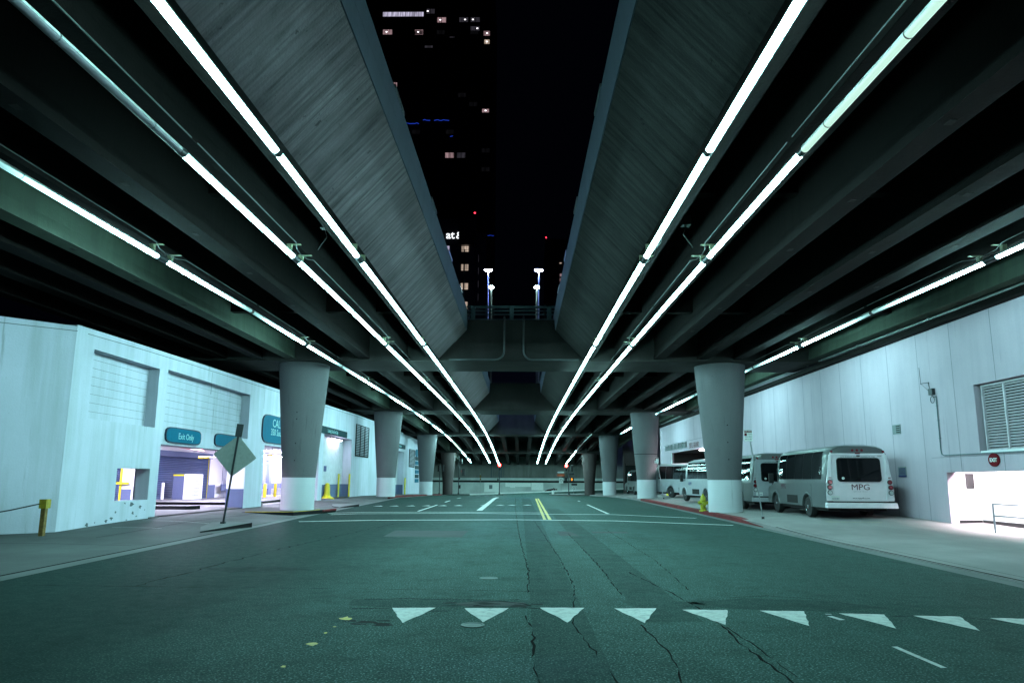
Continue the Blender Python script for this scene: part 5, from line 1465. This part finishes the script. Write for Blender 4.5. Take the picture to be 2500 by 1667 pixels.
bus('white shuttle bus angled across the driveway at the 355 entrance', 'bus_dimmed', 'ABM', (12.3, 58.3, zb(12.6, 57)), R(206), True, 'text_blue')
bus('distant white bus seen from behind past the second right column', 'bus_white', 'MPG', (13.75, 74.5, zb(13.5, 76)), R(3), True)

# ------------------------------------------------------------------ upper street lamps and the city beyond
def street_lamp(x, y, z0, z, mat, label, r, two=False):
    t = thing('street_lamp', label, 'street lamp', (x, y, z0), 'street lamps on the upper deck')
    MB().cyl((x, y, z0), (x, y, z - .1), .11, .08, 10).build('pole', 'galv', t, smooth=True)
    for dx in ((-.2, .22) if two else (0,)):
        mb = MB(); mb.ball((x + dx, y, z + .12), r, 12, (1.2, 1.2, .5)); mb.build('hood', 'steel_dark', t, smooth=True)
        mb = MB(); mb.ball((x + dx, y - .02, z), r, 12, (1.25, 1.25, .55)); mb.build('globe', mat, t, smooth=True)
    if two: MB().cyl((x - .45, y, z + .1), (x + .35, y, z + .1), .04, n=8).build('cross_arm', 'galv', t)
street_lamp(-2.72, 60.3, 9.0, 18.9, 'street_green', 'lower green white lamp on the left upper deck pole', .2)
street_lamp(1.43, 60.3, 9.0, 18.9, 'street_green', 'lower green white lamp on the right upper deck pole', .2)
street_lamp(-3.75, 75, 9.0, 25.1, 'street_blue', 'higher blue white twin lamp on the left', .19, True)
street_lamp(2.0, 75, 9.0, 25.1, 'street_blue', 'higher blue white twin lamp on the right', .19, True)

tw = thing('office_tower', 'very tall dark tower with a few lit windows high on the left', 'skyscraper', (-45, 262, 0))
MB().box(-78, -12, 262, 300, 0, 215).build('tower_body', 'city', tw)
def win(x0, z1, x1, z0, mat, lamp=None, Y=261.9):
    w = MB()
    n = max(1, round(abs(x1 - x0) / 1.9)); step = (x1 - x0) / n
    for k in range(n): w.box(x0 + k * step + .06, x0 + (k + 1) * step - .06, Y - .02, Y, z0 + .25, z1)
    o = w.build('lit_window', mat, tw)
    if lamp: MB().box(x0 + lamp * (x1 - x0) - .35, x0 + lamp * (x1 - x0) + .35, Y - .05, Y - .03, (z0 + z1) / 2 - .1, (z0 + z1) / 2 + .45).build('lamp', 'win_lamp', o)
win(-59.2, 197.2, -41.8, 194.9, 'win_white'); win(-40.6, 198.6, -37.1, 196.2, 'win_dim', .15); win(-36.0, 194.6, -32.2, 192.0, 'win_pink', .35)
win(-26.6, 194.6, -22.8, 192.2, 'win_dim', .65); win(-21.8, 194.6, -17.8, 192.2, 'win_dim', .25); win(-21.8, 190.4, -17.9, 188.1, 'win_dim', .75)
win(-16.2, 188.2, -13.5, 185.8, 'win_pink', .55); win(-15.9, 184.2, -13.6, 182.0, 'win_warm', .5); win(-58.9, 189, -54.9, 186.5, 'win_pink', .4); win(-45.3, 188.9, -41.8, 186.4, 'win_pink', .4)
win(-54.9, 164.7, -52.0, 162.4, 'win_pink', .6); win(-31.3, 133.4, -27.7, 130.9, 'win_pink'); win(-26.5, 133.4, -23.0, 130.9, 'win_dim'); win(-16.4, 152.7, -13.5, 150.9, 'win_pink', .5)
win(-30.6, 185.6, -28.4, 185.0, 'win_dim'); win(-41, 181.5, -37.5, 180.3, 'win_dim')
rw = random.Random(3)
for k in range(9):
    xw = rw.choice([-60, -55.2, -50.5, -45.3, -40.6, -36, -31.3, -26.6, -21.8, -16.4]); zw = 125 + 4.1 * rw.randint(0, 15)
    win(xw, zw + 2.1, xw + 3.4, zw, 'win_faint')
for x0, x1, z in ((-48.4, -42.5, 146.3), (-40.8, -37.8, 147.8), (-36.2, -30.0, 147.7), (-29.4, -28.3, 140.5)):
    MB().tube([(x, 261.8, z + random.uniform(-.25, .25)) for x in frange(x0, x1, .8)], .12, 5).build('blue_strip', 'neon', tw)
ab = thing('office_block', 'dark stone office block with white at sign lettering near its top', 'office building', (-25, 172, 0))
MB().box(-52, -12.1, 172, 200, 0, 69.4).build('block', 'city2', ab)
MB().box(-12.1, -9.3, 173, 200, 0, 66).build('side_wall', 'city', ab)
MB().box(-16.35, -12.3, 170.5, 171.98, 61.9, 68.3).build('dark_panel', 'steel_black', ab)
MB().box(-51, -16.4, 171.9, 172, 61.9, 68.3).build('sign_board', 'city2', ab)
mb = text_mb('at', 3.0, (-19.85, 171.85, 64.0), (1, 0, 0), (0, 0, 1), .1, 'LEFT', 1.0, offset=.03)
text_mb('& t', 2.6, (-17.2, 171.85, 64.0), (1, 0, 0), (0, 0, 1), .1, 'LEFT', 1.0, mb, offset=.03)
mb.build('sign_lettering', 'logo', ab)
mb = MB(); mb.prism([(-22.3 + 1.55 * math.cos(a), 171.85, 64.95 + 1.55 * math.sin(a)) for a in [2 * PI * k / 28 for k in range(28)]], (0, .05, 0)); mb.build('sign_disc', 'logo', ab)
for x0, x1, z0, z1, mt in ((-15.65, -13.75, 60.4, 62.0, 'win_warm'), (-15.7, -13.8, 55.3, 57.0, 'win_warm'), (-15.7, -13.8, 50.2, 51.9, 'win_warm'), (-20.2, -18.85, 60.4, 62.0, 'win_white'), (-15.7, -13.85, 45.0, 46.9, 'win_warm')):
    w = MB()
    for a in (0, .36, .69):
        for b in (0, .36, .69): w.box(x0 + (x1 - x0) * a, x0 + (x1 - x0) * (a + .29), 171.86, 171.9, z0 + (z1 - z0) * b, z0 + (z1 - z0) * (b + .29))
    w.build('lit_window', mt, ab)
mb = MB()
for z in frange(44, 58, 4): mb.box(-11.3, -11.2, 172.9, 172.99, z, z + 1.9)
mb.build('side_window', 'win_dim', ab)
mb = MB(); mb.ball((-12.35, 172.2, 71.2), .22, 8); mb.build('beacon', 'beacon', ab); MB().cyl((-12.35, 172.2, 69.4), (-12.35, 172.2, 71.0), .06, n=6).build('beacon_mast', 'steel_black', ab)
MB().tube([(x, 171.9, 64.9 + random.uniform(-.12, .12) - .03 * k) for k, x in enumerate(frange(-8.9, -7.2, .3))], .05, 5).build('blue_strip', 'neon', ab)
rt = thing('office_tower', 'slim dark tower with vertical ribs on the right of the sky slot', 'skyscraper', (18, 300, 0))
MB().box(11.3, 40, 302, 330, 0, 111).build('tower_body', 'city', rt)
mb = MB()
for x in frange(11.6, 39, 1.6): mb.box(x, x + .4, 301.5, 302, 0, 111)
mb.build('rib', 'city2', rt)
for x0, x1, z0, z1, mt in ((17.6, 19.1, 93.0, 94.2, 'win_pink'), (17.6, 19.1, 90.6, 92.0, 'win_pink'), (17.5, 18.6, 99.0, 99.5, 'win_warm'), (15.9, 16.9, 81, 82.3, 'win_dim')): MB().box(x0, x1, 301.3, 301.45, z0, z1).build('lit_window', mt, rt)
mb = MB(); mb.ball((11.5, 301.8, 111.6), .3, 8); mb.build('beacon', 'beacon', rt)
bb = thing('brick_building', 'dim reddish building seen through the second slot', 'building', (-4, 140, 0))
MB().box(-12, 8, 140, 150, 0, 30).build('wall', 'city2', bb)
MB().box(-3.3, -2.9, 139.8, 139.95, 14.5, 16.5).build('lit_window', 'win_pink', bb)
